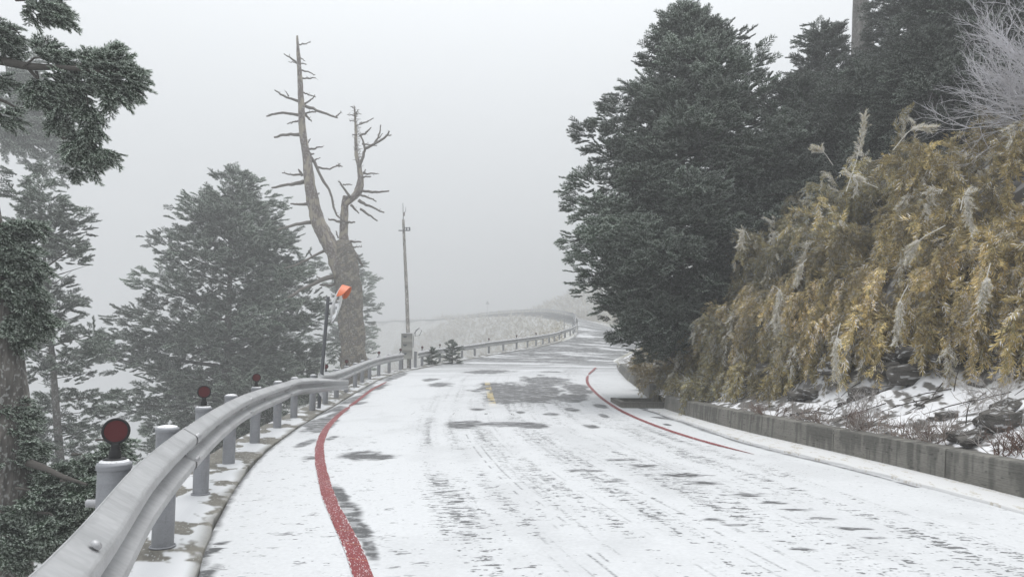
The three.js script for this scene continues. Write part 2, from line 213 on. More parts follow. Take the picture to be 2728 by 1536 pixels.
// ------------------------------------------------------------------ concrete footing under the guardrail, and the ledge outside it
function ribbonL(o0, o1, y0, y1, dA, dB, n, uvs) { // ribbon beside the left edge, offsets outward (to the left)
  const sel = rows.filter((r) => -r.l.z >= dA && -r.l.z <= dB); return grid(n, sel.length, (i, j) => { const r = sel[j], k = i / (n - 1), o = lerp(o0, o1, k), p = r.l.clone().addScaledVector(r.n, -o); return [p.x, r.l.y + lerp(y0, y1, k), p.z, o * uvs[0], r.s * uvs[1]]; }, true); }
const s0 = 14;
const stripTex = colorTex(256, 2048, (c, u, v) => { const x = u * 0.9, s = v * 60 + s0; const g = 0.085 + 0.09 * fbm(x * 9, s * 9, 4) + 0.05 * (noise(x * 80, s * 80) - 0.5);
  const per = ((s - 0.9) % 2.15) / 2.15, drift = fbm(x * 3 + s * 0.6, s * 2.2 - x * 2, 4), st = noise(x * 5 - s * 3, s * 14 + x * 9);
  let m = smoothstep(drift + 0.14 * (st - 0.5) + 0.22 * Math.sin(per * Math.PI) - 0.12 * smoothstep(x, 0.35, 0.6), 0.57, 0.64); m = Math.max(m, smoothstep(noise(x * 60, s * 60), 0.8, 0.95) * 0.6); m *= 1 - 0.8 * (1 - smoothstep(x, 0.0, 0.1 + 0.1 * noise(s * 2.3, 7)));
  c[0] = lerp(g * 1.06, SNOW * 0.98, m); c[1] = lerp(g, SNOW, m); c[2] = lerp(g * 0.86, SNOW * 1.02, m); });
const stripMat = std({ map: stripTex, bumpMap: barkBump, bumpScale: 0.004, roughness: 0.9 });
{
  const sel = rows.filter((r) => -r.l.z >= -11 && -r.l.z <= 68), prof = [[0.012, -0.12], [0.012, 0.012], [0.03, 0.024], [0.3, 0.03], [0.72, 0.034], [0.745, 0.01], [0.75, -0.7]];
  const g = grid(prof.length, sel.length, (i, j) => { const r = sel[j], wob = (noise(r.s * 1.7, 2) - 0.5) * 0.05 * (i < 3 ? 1 : 0.3), p = r.l.clone().addScaledVector(r.n, -(prof[i][0] + wob)); return [p.x, r.l.y + prof[i][1], p.z, clamp(prof[i][0], 0, 0.9) / 0.9, (r.s - s0) / 60]; }, true);
  tag(struct('kerb', g, stripMat), 'concrete footing strip under the guardrail posts with windblown snow');
}
const snowTex = colorTex(512, 512, (c, u, v) => { const a = fbm(u * 16, v * 16, 4), n = noise(u * 200, v * 200), k = 0.60 + 0.16 * a + 0.05 * n, m = smoothstep(fbm(u * 40 + 3, v * 40, 3), 0.63, 0.72) * 0.85; c[0] = lerp(k, 0.07, m); c[1] = lerp(k, 0.062, m); c[2] = lerp(k * 1.02, 0.05, m); }, true);
{
  const g = ribbonL(0.753, 1.25, -0.3, -0.42, -11, 68, 5, [1, 1]);
  struct('ledge', g, std({ map: snowTex, roughness: 0.9 }), 'snowy ledge just outside the guardrail footing');
}

// ------------------------------------------------------------------ hillsides
const bankProf = (s, d) => { // rise above the road behind the low wall on the right
  const open = (1 - smoothstep(d, 8.5, 13.5)) * 1.6; // the snowy apron is wide near the viewpoint
  const toe = 0.27 + 0.26 * Math.min(s, 1.0 + open) + 0.12 * Math.max(0, Math.min(s - 0.3, 1.2 + open)); const q = s - 1.0 - open; if (q <= 0) return toe;
  return toe + (q < 1.6 ? q * 1.35 : q < 3.6 ? 2.16 + (q - 1.6) * 0.95 : 4.06 + (q - 3.6) * 0.68 - Math.max(0, q - 16) * lerp(0.55, 0.1, smoothstep(d, 170, 235))); };
const upA = rows.findIndex((r) => -r.c.z > 246), upB = rows.findIndex((r) => -r.c.z > 282);
function terrainY(x, d) {
  let best = 1e9, bi = 0; for (let i = 0; i <= NROW; i += 3) { const r = rows[i], q = (x - r.c.x) ** 2 + (d + r.c.z) ** 2; if (q < best) { best = q; bi = i; } }
  const r = rows[bi], lat = (x - r.c.x) * r.n.x + (-d - r.c.z) * r.n.z, hw = r.w / 2, dist = Math.sqrt(best) - hw;
  const nz = (fbm(x * 0.16 + 7, d * 0.16, 4) - 0.5);
  if (lat >= 0 && bi < NROW - 12) { if (dist < 0) return r.c.y - 0.5; const b = r.c.y + bankProf(Math.max(0, dist - 0.25), -r.r.z) * lerp(1, 0.1, smoothstep(bi, upA, upB)) + nz * smoothstep(dist, 4, 12) * 5; return dist < 7 && d < 46 ? b - 0.7 : b; }
  if (dist < 0) return r.c.y - 0.5;
  let y = -1e9; for (let i = 0; i <= NROW; i += 6) { const q = rows[i], e = Math.hypot(x - q.c.x, d + q.c.z) - q.w / 2; const far = smoothstep(i, NROW * 0.55, NROW * 0.7), slope = lerp(1.0, 0.72, far); const h = q.c.y - 0.55 - Math.max(0, e - 1.1) * slope; if (h > y) y = h; }
  return y + nz * smoothstep(dist, 1.5, 8) * 3.2;
}
{
  const X0 = -95, X1 = 50, D0 = -14, D1 = 345, nx = 110, nd = 230;
  const g = grid(nx, nd, (i, j) => { const x = lerp(X0, X1, i / (nx - 1)), d = lerp(D0, D1, j / (nd - 1)); return [x, terrainY(x, d), -d, x / 6, d / 6]; });
  const scrub = colorTex(512, 512, (c, u, v) => { const a = fbm(u * 14, v * 14, 5), b = fbm(u * 46, v * 46 + 9, 4), m = smoothstep(a * 0.5 + b * 0.5, 0.44, 0.6); c[0] = lerp(0.2 + 0.12 * b, 0.62, m); c[1] = lerp(0.19 + 0.11 * b, 0.63, m); c[2] = lerp(0.15 + 0.08 * b, 0.64, m); }, true);
  struct('hillside', g, std({ map: scrub, roughness: 0.95 }), 'steep mountainside of scrub and snow below and above the road');
}
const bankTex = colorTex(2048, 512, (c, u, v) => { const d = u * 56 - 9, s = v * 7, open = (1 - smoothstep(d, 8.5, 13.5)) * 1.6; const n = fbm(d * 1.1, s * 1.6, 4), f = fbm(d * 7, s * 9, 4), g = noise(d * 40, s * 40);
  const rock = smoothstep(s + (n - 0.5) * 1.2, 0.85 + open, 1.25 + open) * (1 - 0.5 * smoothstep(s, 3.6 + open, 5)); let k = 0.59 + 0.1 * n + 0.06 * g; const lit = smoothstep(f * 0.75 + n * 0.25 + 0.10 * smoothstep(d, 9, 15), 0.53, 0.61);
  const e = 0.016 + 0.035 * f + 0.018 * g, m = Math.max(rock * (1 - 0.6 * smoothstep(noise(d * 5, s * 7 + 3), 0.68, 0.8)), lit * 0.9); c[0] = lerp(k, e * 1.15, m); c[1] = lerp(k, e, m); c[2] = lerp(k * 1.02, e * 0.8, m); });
const bankN = (d, s) => (fbm(d * 0.9, s * 0.9 + 3, 4) - 0.5) * 0.5 * smoothstep(s, 0.1, 1.2) + (fbm(d * 3.1, s * 3.1, 3) - 0.5) * 0.22 * smoothstep(s, 0.1, 0.8);
function bankPoint(d, s) { const p = rightAt(d), q = rightAt(d + 0.5), t = q.clone().sub(p).setY(0).normalize(), n = V(-t.z, 0, t.x); return p.clone().addScaledVector(n, 0.12 + s).add(V(0, bankProf(s, d) + bankN(d, s), 0)); }
{
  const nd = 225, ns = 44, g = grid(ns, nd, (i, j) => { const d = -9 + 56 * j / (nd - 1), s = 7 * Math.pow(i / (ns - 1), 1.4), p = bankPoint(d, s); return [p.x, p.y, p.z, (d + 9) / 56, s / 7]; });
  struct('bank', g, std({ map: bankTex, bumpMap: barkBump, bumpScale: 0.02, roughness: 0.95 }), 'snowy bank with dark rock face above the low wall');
}

// ------------------------------------------------------------------ low concrete walls and the drain on the right
const concTex = colorTex(2048, 256, (c, u, v) => { const x = u * 32, y = v * 1; const g = 0.13 + 0.065 * fbm(x * 3, y * 6, 4) + 0.05 * (noise(x * 70, y * 70) - 0.5), st = smoothstep(fbm(x * 26, y * 1.6, 4) + 0.5 * (y - 0.3), 0.52, 0.7) , pit = smoothstep(noise(x * 34, y * 34), 0.86, 0.92);
  const k = g * (1 - 0.42 * st) * (1 - 0.5 * pit); c[0] = k * 1.05; c[1] = k * 1.01; c[2] = k * 0.9; }, true);
const concBump = greyTex(512, 512, (u, v) => 0.5 * fbm(u * 30, v * 30, 4) + 0.5 * noise(u * 120, v * 120), true);
const concMat = std({ map: concTex, bumpMap: concBump, bumpScale: 0.006, roughness: 0.92 });
function wall(name, label, cuts, h, hEnd) {
  const g = thing(name, label, 'wall', V(0, 0, 0));
  for (let k = 0; k < cuts.length - 1; k++) {
    const a = cuts[k] + 0.006, b = cuts[k + 1] - 0.006, n = Math.max(3, Math.ceil((b - a) / 0.35));
    const prof = [[-0.03, -0.2], [0.02, h - 0.02], [0.035, h], [0.21, h + 0.005], [0.235, h - 0.02], [0.24, -0.2]];
    const ring = (j) => { const d = lerp(a, b, j / (n - 1)), p = rightAt(d), q = rightAt(d + 0.4), t = q.clone().sub(p).setY(0).normalize(), nn = V(-t.z, 0, t.x); return [p, nn, d]; };
    const geo = grid(prof.length, n, (i, j) => { const [p, nn, d] = ring(j), pr = prof[i]; const w = (noise(d * 1.3, i) - 0.5) * 0.012; return [p.x + nn.x * (pr[0] + w), p.y + pr[1] + (pr[1] > 0 ? w : 0), p.z + nn.z * (pr[0] + w), (d + 10) / 50, pr[1] + pr[0] * 0.5 + 0.25]; }).toNonIndexed();
    const caps = [0, n - 1].map((j) => { const [p, nn, d] = ring(j), pos = [], uv = []; for (let i = 1; i < prof.length - 1; i++) for (const q of j ? [0, i, i + 1] : [0, i + 1, i]) { pos.push(p.x + nn.x * prof[q][0], p.y + prof[q][1], p.z + nn.z * prof[q][0]); uv.push(prof[q][0] / 32 + 0.1, prof[q][1] + 0.25); } const e = new THREE.BufferGeometry(); e.setAttribute('position', new THREE.Float32BufferAttribute(pos, 3)); e.setAttribute('uv', new THREE.Float32BufferAttribute(uv, 2)); e.computeVertexNormals(); return e; });
    geo.computeVertexNormals(); part('panel', mergeGeometries([geo, ...caps]), concMat, g);
  }
}
wall('retaining_wall', 'long low concrete retaining wall of cast panels along the snowy bank', [-9, -5, -1.5, 2, 5.2, 8.35, 10.55, 12.6, 14.6, 16.4, 18.6], 0.37);
wall('retaining_wall', 'shorter curved concrete wall beyond the drain under the big spruce', [22.2, 24.8, 27.6, 30.5, 33.4, 36.5], 0.42);
{ // open drain box in the gap between the walls
  const g = thing('drain_box', 'low open concrete drain box in the gap between the two walls', 'drain', V(0, 0, 0)), a = rightAt(19), y = 0.0;
  const box = (w, h, l, x, yy, d) => { const b = new THREE.BoxGeometry(w, h, l); b.translate(x, yy, -d); return b; };
  part('front_side', box(1.15, 0.2, 0.14, a.x - 0.42, 0.06, 19.3), concMat, g);
  part('back_side', box(1.15, 0.16, 0.14, a.x - 0.40, 0.05, 21.4), concMat, g);
  part('road_side', box(0.14, 0.19, 2.0, a.x - 0.93, 0.055, 20.35), concMat, g);
  part('inlet', box(0.86, 0.05, 1.94, a.x - 0.42, 0.01, 20.35), concMat, g);
}
{ // gutter slab along the foot of the wall, its edge a real step
  const P = [[5.0, 3], [4.75, 5.5], [4.45, 7.8], [4.18, 9.6], [4.03, 10.3], [3.76, 11.8], [3.65, 14.1], [3.5, 17.1], [3.45, 18.6]], cv = new THREE.CatmullRomCurve3(P.map(([x, d]) => V(x, 0, -d)), false, 'centripetal'), n = 90;
  const g = grid(5, n + 1, (i, j) => { const p = cv.getPoint(j / n), d = -p.z, w = rightAt(d).x, wob = (fbm(d * 2.2, 5, 3) - 0.5) * 0.1, x = [p.x + wob, p.x + wob + 0.006, p.x + wob + 0.04, lerp(p.x, w, 0.6), w + 0.02][i], lift = 0.03 * smoothstep(d, 4, 8), y = [-0.02, lift * 0.85, lift, lift + 0.012, lift + 0.02][i]; return [x, roadY(d) + crownAt(x, d) + y, -d, x / 0.9, d / 3]; });
  const t = colorTex(512, 512, (c, u, v) => { const n1 = fbm(u * 12, v * 20, 4), n2 = noise(u * 60, v * 160), m = smoothstep(n1 * 0.7 + n2 * 0.3, 0.6, 0.74) * 0.7; c[0] = lerp(SNOW, 0.34, m); c[1] = lerp(SNOW, 0.3, m); c[2] = lerp(SNOW, 0.23, m); }, true);
  struct('gutter', g, std({ map: t, roughness: 0.9 }), 'snow and leaf litter on the gutter slab along the wall foot');
}

// ------------------------------------------------------------------ guardrails
const galvTex = colorTex(512, 512, (c, u, v) => { const a = fbm(u * 6, v * 6, 4), b = noise(u * 120, v * 120), s = smoothstep(fbm(u * 30, v * 8 + 2, 4), 0.7, 0.8), z = noise(u * 9, v * 160), w = smoothstep(fbm(u * 5 + 8, v * 26, 4), 0.6, 0.75), k = 0.33 + 0.12 * a + 0.05 * (b - 0.5) - 0.04 * s + 0.02 * (z - 0.5) - 0.03 * w; c[0] = k; c[1] = k * 1.005; c[2] = k * 1.02; }, true);
const galvRough = greyTex(256, 256, (u, v) => 0.42 + 0.25 * fbm(u * 9, v * 9, 4), true);
const galv = std({ map: galvTex, metalness: 0.45, roughness: 1, roughnessMap: galvRough }), galvPost = std({ map: galvTex, metalness: 0.3, roughness: 0.62, color: tint(0.72, 0.73, 0.76) });
const snowCap = std({ map: snowTex, color: tint(1.1, 1.1, 1.1), roughness: 0.9 }), boltMat = std({ color: tint(0.38, 0.38, 0.39), metalness: 0.5, roughness: 0.5 });
const wprof = []; { // W-beam cross-section: [out toward road, height]
  const k = [[0.0, 0.158], [0.004, 0.153], [0.060, 0.112], [0.070, 0.100], [0.073, 0.088], [0.073, 0.066], [0.069, 0.056], [0.016, 0.022], [0.010, 0.012], [0.010, -0.012], [0.016, -0.022], [0.069, -0.056], [0.073, -0.066], [0.073, -0.088], [0.070, -0.100], [0.060, -0.112], [0.004, -0.153], [0.0, -0.158]], cv = new THREE.CatmullRomCurve3(k.map(([a, b]) => V(a, b, 0)), false, 'catmullrom', 0.15); for (let i = 0; i <= 51; i++) { const p = cv.getPoint(i / 51); wprof.push([p.x * 1.3, p.y * 1.14]); } }
function beam(curve, t0, t1, lift, scaleEnd) { // swept shell of real thickness
  const L = curve.getLength() * (t1 - t0), n = Math.max(4, Math.ceil(L / 0.22)), th = 0.005, loop = [...wprof, ...wprof.map(([a, b]) => [a - th, b]).reverse()];
  loop.push(loop[0]);
  const g = grid(loop.length, n + 1, (i, j) => { const t = lerp(t0, t1, j / n), p = curve.getPointAt(clamp(t, 0, 1)), q = curve.getTangentAt(clamp(t, 0, 1)).setY(0).normalize(), o = V(-q.z, 0, q.x); const k = scaleEnd ? scaleEnd(t) : [1, 1, 0]; const a = loop[i][0] * k[0] + lift, b = loop[i][1] * k[1];
    return [p.x + o.x * a + q.x * 0, p.y + b + (k[2] || 0), p.z + o.z * a, (i <= wprof.length ? i : loop.length - i) / 52 * 0.45, t * curve.getLength() * 0.5]; }, true);
  return g;
}
const postG = (h) => { const g = new THREE.CylinderGeometry(0.076, 0.076, h, 24, 1); g.translate(0, h / 2, 0); return g; };
const capG = new THREE.LatheGeometry([[0.0825, -0.02], [0.0835, 0.0], [0.081, 0.012], [0.06, 0.022], [0, 0.027]].map(([a, b]) => new THREE.Vector2(a, b)), 24), capSnowG = new THREE.LatheGeometry([[0.071, 0.016], [0.066, 0.024], [0.045, 0.030], [0, 0.034]].map(([a, b]) => new THREE.Vector2(a, b)), 20);
const boltG = new THREE.LatheGeometry([[0.024, -0.004], [0.024, 0.007], [0.016, 0.016], [0, 0.019]].map(([a, b]) => new THREE.Vector2(a, b)), 10); boltG.rotateZ(-Math.PI / 2); // head points +x
const collarG = new THREE.TorusGeometry(0.085, 0.008, 6, 24); collarG.rotateX(Math.PI / 2);
const sideBoltG = new THREE.CylinderGeometry(0.02, 0.02, 0.06, 8); sideBoltG.rotateZ(Math.PI / 2);
const discG = new THREE.CylinderGeometry(0.064, 0.064, 0.014, 28); discG.rotateX(Math.PI / 2);
const rimG = new THREE.LatheGeometry([[0.062, -0.016], [0.076, -0.012], [0.078, 0.008], [0.071, 0.012], [0.063, 0.009]].map(([a, b]) => new THREE.Vector2(a, b)), 28); rimG.rotateX(Math.PI / 2);
const rimBackG = new THREE.CylinderGeometry(0.066, 0.06, 0.014, 28); rimBackG.rotateX(-Math.PI / 2); rimBackG.translate(0, 0, -0.016);
const neckG = new THREE.LatheGeometry([[0, 0], [0.037, 0], [0.034, 0.006], [0.034, 0.05], [0.026, 0.055], [0.028, 0.062], [0.024, 0.067], [0.028, 0.074], [0.023, 0.08], [0.026, 0.087], [0.02, 0.1], [0, 0.1]].map(([a, b]) => new THREE.Vector2(a, b)), 18);
const flangeG = new THREE.LatheGeometry([[0, 0.012], [0.05, 0.012], [0.062, 0.008], [0.065, 0], [0.06, -0.005], [0, -0.005]].map(([a, b]) => new THREE.Vector2(a, b)), 22);
const blackMat = std({ color: tint(0.012, 0.012, 0.013), roughness: 0.55 }), redDisc = new THREE.MeshPhysicalMaterial({ color: tint(0.075, 0.004, 0.006), roughness: 0.6, clearcoat: 0.15, clearcoatRoughness: 0.4, bumpMap: greyTex(128, 128, (u, v) => ((u * 16) % 1 < 0.5) !== ((v * 16) % 1 < 0.5) ? 0.6 : 0.4, true), bumpScale: 0.001 });
function delineator(pos, face, label) { // round red reflector on a black rubber neck
  const g = thing('delineator', label, 'reflector', pos, 'round red delineators along the guardrails'); g.rotation.y = face; g.scale.setScalar(0.86);
  part('flange', flangeG, blackMat, g); part('neck', neckG, blackMat, g);
  const h = part('housing', mergeGeometries([rimG, rimBackG]), blackMat, g); h.position.y = 0.168; part('lens', discG, redDisc, h);
}
function guardrail(label, posts, opts) { // posts: [x, d] of each post
  const g = thing('guardrail', label, 'guardrail', V(0, 0, 0));
  const P = posts.map(([x, d]) => V(x, roadY(d) + 0.03, -d));
  const H = 0.85, rail = 0.675;
  const tan = P.map((p, i) => P[Math.min(i + 1, P.length - 1)].clone().sub(P[Math.max(0, i - 1)]).setY(0).normalize());
  P.forEach((p, i) => { if (opts.hidePost && opts.hidePost(i)) return; const po = part('post', postG(H), galvPost, g); po.position.copy(p); po.rotation.set((noise(i * 3.3, 2) - 0.5) * 0.015, i * 1.7, (noise(i * 3.3, 9) - 0.5) * 0.02);
    const c = part('cap', capG, galvPost, po); c.position.y = H; part('snow_dusting', capSnowG, snowCap, c);
    if (i < 9 && opts.near) { const k = part('collar', collarG, galvPost, po); k.position.y = 0.008; const b = part('side_bolt', sideBoltG, boltMat, po); b.rotation.y = -i * 1.7; b.position.set(-0.1 * Math.cos(i * 1.7), 0.66, -0.1 * Math.sin(i * 1.7)); } });
  const line = P.map((p, i) => p.clone().add(V(-tan[i].z, 0, tan[i].x).multiplyScalar(0.115)).add(V(0, rail, 0)));
  if (opts.start) line.unshift(opts.start(line[0], tan[0])); if (opts.end) line.push(...opts.end(line[line.length - 1], tan[tan.length - 1]));
  const cv = new THREE.CatmullRomCurve3(line, false, 'centripetal'), L = cv.getLength(), pl = opts.panel || 4.3, n = Math.max(1, Math.round(L / pl));
  const brk = [0]; for (let k = 1; k < n; k++) brk.push(k / n + (opts.shift || 0) / L); brk.push(1);
  for (let k = 0; k < n; k++) { const a = brk[k], b = Math.min(1, brk[k + 1] + (k < n - 1 ? 0.16 / L : 0)); part('beam', beam(cv, a, b, (k % 2) * 0.006, opts.endScale), galv, g);
    if (k > 0 && opts.bolts) for (const [dx, h] of [[0.05, 0.112], [0.13, 0.112], [0.05, -0.062], [0.13, -0.062], [0.02, 0.03], [0.09, 0.03], [0.16, 0.03]]) { const t = clamp(brk[k] + dx / L, 0, 1), p = cv.getPointAt(t), q = cv.getTangentAt(t).setY(0).normalize(); const out = V(-q.z, 0, q.x), m = part('bolt', boltG, boltMat, g); m.position.copy(p).addScaledVector(out, (Math.abs(h) > 0.05 ? 0.083 : 0.034) + 0.006).add(V(0, h, 0)); m.quaternion.setFromUnitVectors(V(1, 0, 0), out.clone().add(V(0, h > 0.1 ? 1.0 : h > 0 ? 0.05 : 0.05, 0)).normalize()); } }
  if (opts.bolts) P.forEach((p, i) => { if (i < 4) return; const out = V(-tan[i].z, 0, tan[i].x); for (const s of [-0.05, 0.05]) { const m = part('bolt', boltG, boltMat, g); m.position.copy(line[i + (opts.start ? 1 : 0)]).addScaledVector(out, 0.02).addScaledVector(tan[i], s); m.quaternion.setFromUnitVectors(V(1, 0, 0), out); m.scale.setScalar(0.75); } });
  if (opts.near) { const t = cv.getUtoTmapping ? 0 : 0; let best = 0, bd = 9; for (let k = 0; k <= 400; k++) { const p = cv.getPointAt(k / 400), e = Math.abs(-p.z - 2.3); if (e < bd) { bd = e; best = k / 400; } } const p = cv.getPointAt(best), q = cv.getTangentAt(best).setY(0).normalize(), out = V(-q.z, 0, q.x), m = part('bolt', boltG, boltMat, g); m.position.copy(p).addScaledVector(out, 0.066).add(V(0, 0.148, 0)); m.quaternion.setFromUnitVectors(V(1, 0, 0), out.clone().add(V(0, 1.1, 0)).normalize()); m.scale.setScalar(0.8); }
  return { P, tan, H, cv };
}
const faceCam = (p) => Math.atan2(-p.x, -p.z);
const posts1 = [[0.35, -8.5], [0.15, -6.4], [-0.1, -4.3], [-0.4, -2.3], [-0.78, -0.3], [-1.29, 1.75], [-2.02, 3.78], [-2.56, 5.5], [-3.13, 7.5], [-3.64, 9.55], [-4.06, 11.7], [-4.44, 14], [-4.75, 16.1]];
const g1 = guardrail('near galvanised guardrail sweeping out of the lower left corner', posts1, { near: true, bolts: true, shift: 0.9, end: (p, t) => [p.clone().add(V(0.35, -0.01, -1.0)), p.clone().add(V(0.7, -0.03, -1.55))], endScale: (t) => { const k = smoothstep(t, 0.945, 1); return [1 - 0.75 * k, 1 - 0.35 * k, 0]; } });
const posts2 = [[-4.92, 18.2], [-5.16, 20.4], [-5.38, 22.6], [-5.58, 24.8], [-5.75, 27], [-5.9, 29], [-6.0, 31], [-5.98, 33], [-5.85, 35], [-5.62, 37]];
const g2 = guardrail('second guardrail between the mirror post and the meter cabinet', posts2, { bolts: true, start: (p, t) => p.clone().add(V(0.32, -0.22, 0.75)), endScale: (t) => { const k = 1 - smoothstep(t, 0, 0.05); return [1 - 0.8 * k, 1 - 0.25 * k, 0]; } });
const posts3 = [[-5.16, 39.2], [-4.98, 40.7], [-4.78, 42.5], [-4.4, 44.8], [-3.98, 47], [-3.35, 49.2], [-2.6, 51.2], [-1.68, 53.2], [-0.65, 55], [0.35, 56.9], [1.25, 58.9], [2.0, 61], [2.65, 63], [3.3, 65.2], [3.9, 67.3], [4.5, 69.5], [5.2, 71.6], [5.85, 73.7], [6.35, 75.9], [6.7, 78], [6.85, 80.2], [6.85, 82.4]];
const g3 = guardrail('third guardrail climbing in the mist to the far bend', posts3, {});
const posts4 = []; for (let d = 87; d < 312; ) { const a = leftAt(d), b = leftAt(d + 0.5), st = 0.5 / b.distanceTo(a) * 3.2; posts4.push([a.x - 0.42, d]); d += st; }
const g4 = guardrail('faint guardrail of the upper road almost lost in fog', posts4.map(([x, d]) => [x, d]), {});
const setDel = (gr, i, label) => delineator(gr.P[i].clone().add(V(0, gr.H + 0.026, 0)), faceCam(gr.P[i]) * 0.5 + 0.12, label);
setDel(g1, 6, 'large dark red round reflector on the nearest guardrail post'); setDel(g1, 8, 'dark red round reflector, second nearest, above the curving rail'); setDel(g1, 10, 'dark red round reflector, third nearest, where the rail levels');
setDel(g2, 1, 'small red reflector just right of the leaning mirror post'); setDel(g2, 3, 'small red reflector in front of the dead tree trunk'); setDel(g2, 7, 'small dark reflector right of the dead tree on the second rail'); setDel(g2, 9, 'small dark reflector beside the meter cabinet on its left');
setDel(g3, 1, 'tiny reflector just right of the meter cabinet'); setDel(g3, 3, 'tiny reflector beside the low shrub behind the third rail'); setDel(g3, 7, 'tiny reflector halfway along the third rail'); setDel(g3, 9, 'tiny hazy reflector on the third rail, second from the far bend'); setDel(g3, 11, 'tiny faint reflector on the third rail nearest the far bend');

// ------------------------------------------------------------------ convex traffic mirror on its leaning post
{
  const d = 18.9, base = at(849, 1022, d), top = at(874, 790, d); base.y = Math.min(base.y, 0) - 0.2;
  const g = thing('traffic_mirror', 'convex traffic mirror with orange visor on a leaning dark post, seen edge on', 'mirror', base);
  const up = top.clone().sub(base), q = new THREE.Quaternion().setFromUnitVectors(V(0, 1, 0), up.clone().normalize());
  const pm = std({ color: tint(0.10, 0.105, 0.115), roughness: 0.5, metalness: 0.4 });
  const pg = new THREE.CylinderGeometry(0.044, 0.046, up.length(), 18); pg.translate(0, up.length() / 2, 0); const post = part('post', pg, pm, g); post.quaternion.copy(q);
  const ring = new THREE.CylinderGeometry(0.056, 0.056, 0.05, 18); for (const y of [0.35, 0.52, 0.86]) { const c = part('clamp', ring, pm, post); c.position.y = up.length() * y; }
  const c = at(898, 810, d - 0.1).sub(base), n = V(0.96, -0.26, -0.085).normalize(), qm = new THREE.Quaternion().setFromUnitVectors(V(0, 0, 1), n);
  // keep the mirror's own up in the plane of world up
  const z = n, x = V(0, 1, 0).cross(z).normalize(), y = z.clone().cross(x), bm = new THREE.Matrix4().makeBasis(x, y, z); qm.setFromRotationMatrix(bm);
  const mg = new THREE.Group(); const R = 0.5;
  const lens = []; for (let i = 0; i <= 10; i++) { const r = R * 0.97 * i / 10; lens.push(new THREE.Vector2(r, 0.085 * (1 - (i / 10) ** 2))); } lens.reverse(); const lg = new THREE.LatheGeometry(lens, 40); lg.rotateX(Math.PI / 2);
  const back = new THREE.LatheGeometry([[0, -0.11], [0.12, -0.105], [0.3, -0.08], [0.44, -0.035], [0.515, 0.0], [0.515, 0.02], [0.485, 0.022]].map(([a, b]) => new THREE.Vector2(a, b)), 40); back.rotateX(Math.PI / 2);
  const hood = []; const hs = grid(25, 5, (i, j) => { const a = lerp(0.33, Math.PI - 0.33, i / 24), k = j / 4, dep = k * 0.22 * Math.pow(Math.max(0, Math.sin((a - 0.33) / (Math.PI - 0.66) * Math.PI)), 0.35); return [Math.cos(a) * 0.525, Math.sin(a) * 0.525, 0.0 + dep, i / 24, k]; });
  const hs2 = grid(25, 5, (i, j) => { const a = lerp(0.33, Math.PI - 0.33, i / 24), k = j / 4, dep = k * 0.22 * Math.pow(Math.max(0, Math.sin((a - 0.33) / (Math.PI - 0.66) * Math.PI)), 0.35); return [Math.cos(a) * 0.519, Math.sin(a) * 0.519, 0.0 + dep, i / 24, k]; }, true);
  const orange = std({ color: tint(0.62, 0.13, 0.035), roughness: 0.5 });
  const dish = part('mirror_back', back, std({ color: tint(0.5, 0.5, 0.5), roughness: 0.5 }), g); dish.position.copy(c); dish.quaternion.copy(qm);
  part('mirror_face', lg, std({ color: tint(0.85, 0.86, 0.87), metalness: 1, roughness: 0.06 }), dish); part('visor', mergeGeometries([hs, hs2]), orange, dish);
  const armEnd = c.clone().addScaledVector(n, -0.1), onPost = up.clone().multiplyScalar(0.94), bg = tube([onPost, onPost.clone().lerp(armEnd, 0.5), armEnd], [0.03, 0.03, 0.03], 8); part('bracket', bg, pm, g);
  const plate = new THREE.BoxGeometry(0.012, 0.34, 0.1), pmat = std({ color: tint(0.72, 0.72, 0.72), roughness: 0.6 }); for (const [k, s] of [[0.50, 1], [0.405, 0.8]]) { const m = part('tag_plate', plate, pmat, post); m.position.set(0.062, up.length() * k, 0.01); m.scale.y = s; m.rotation.y = 0.25; }
}

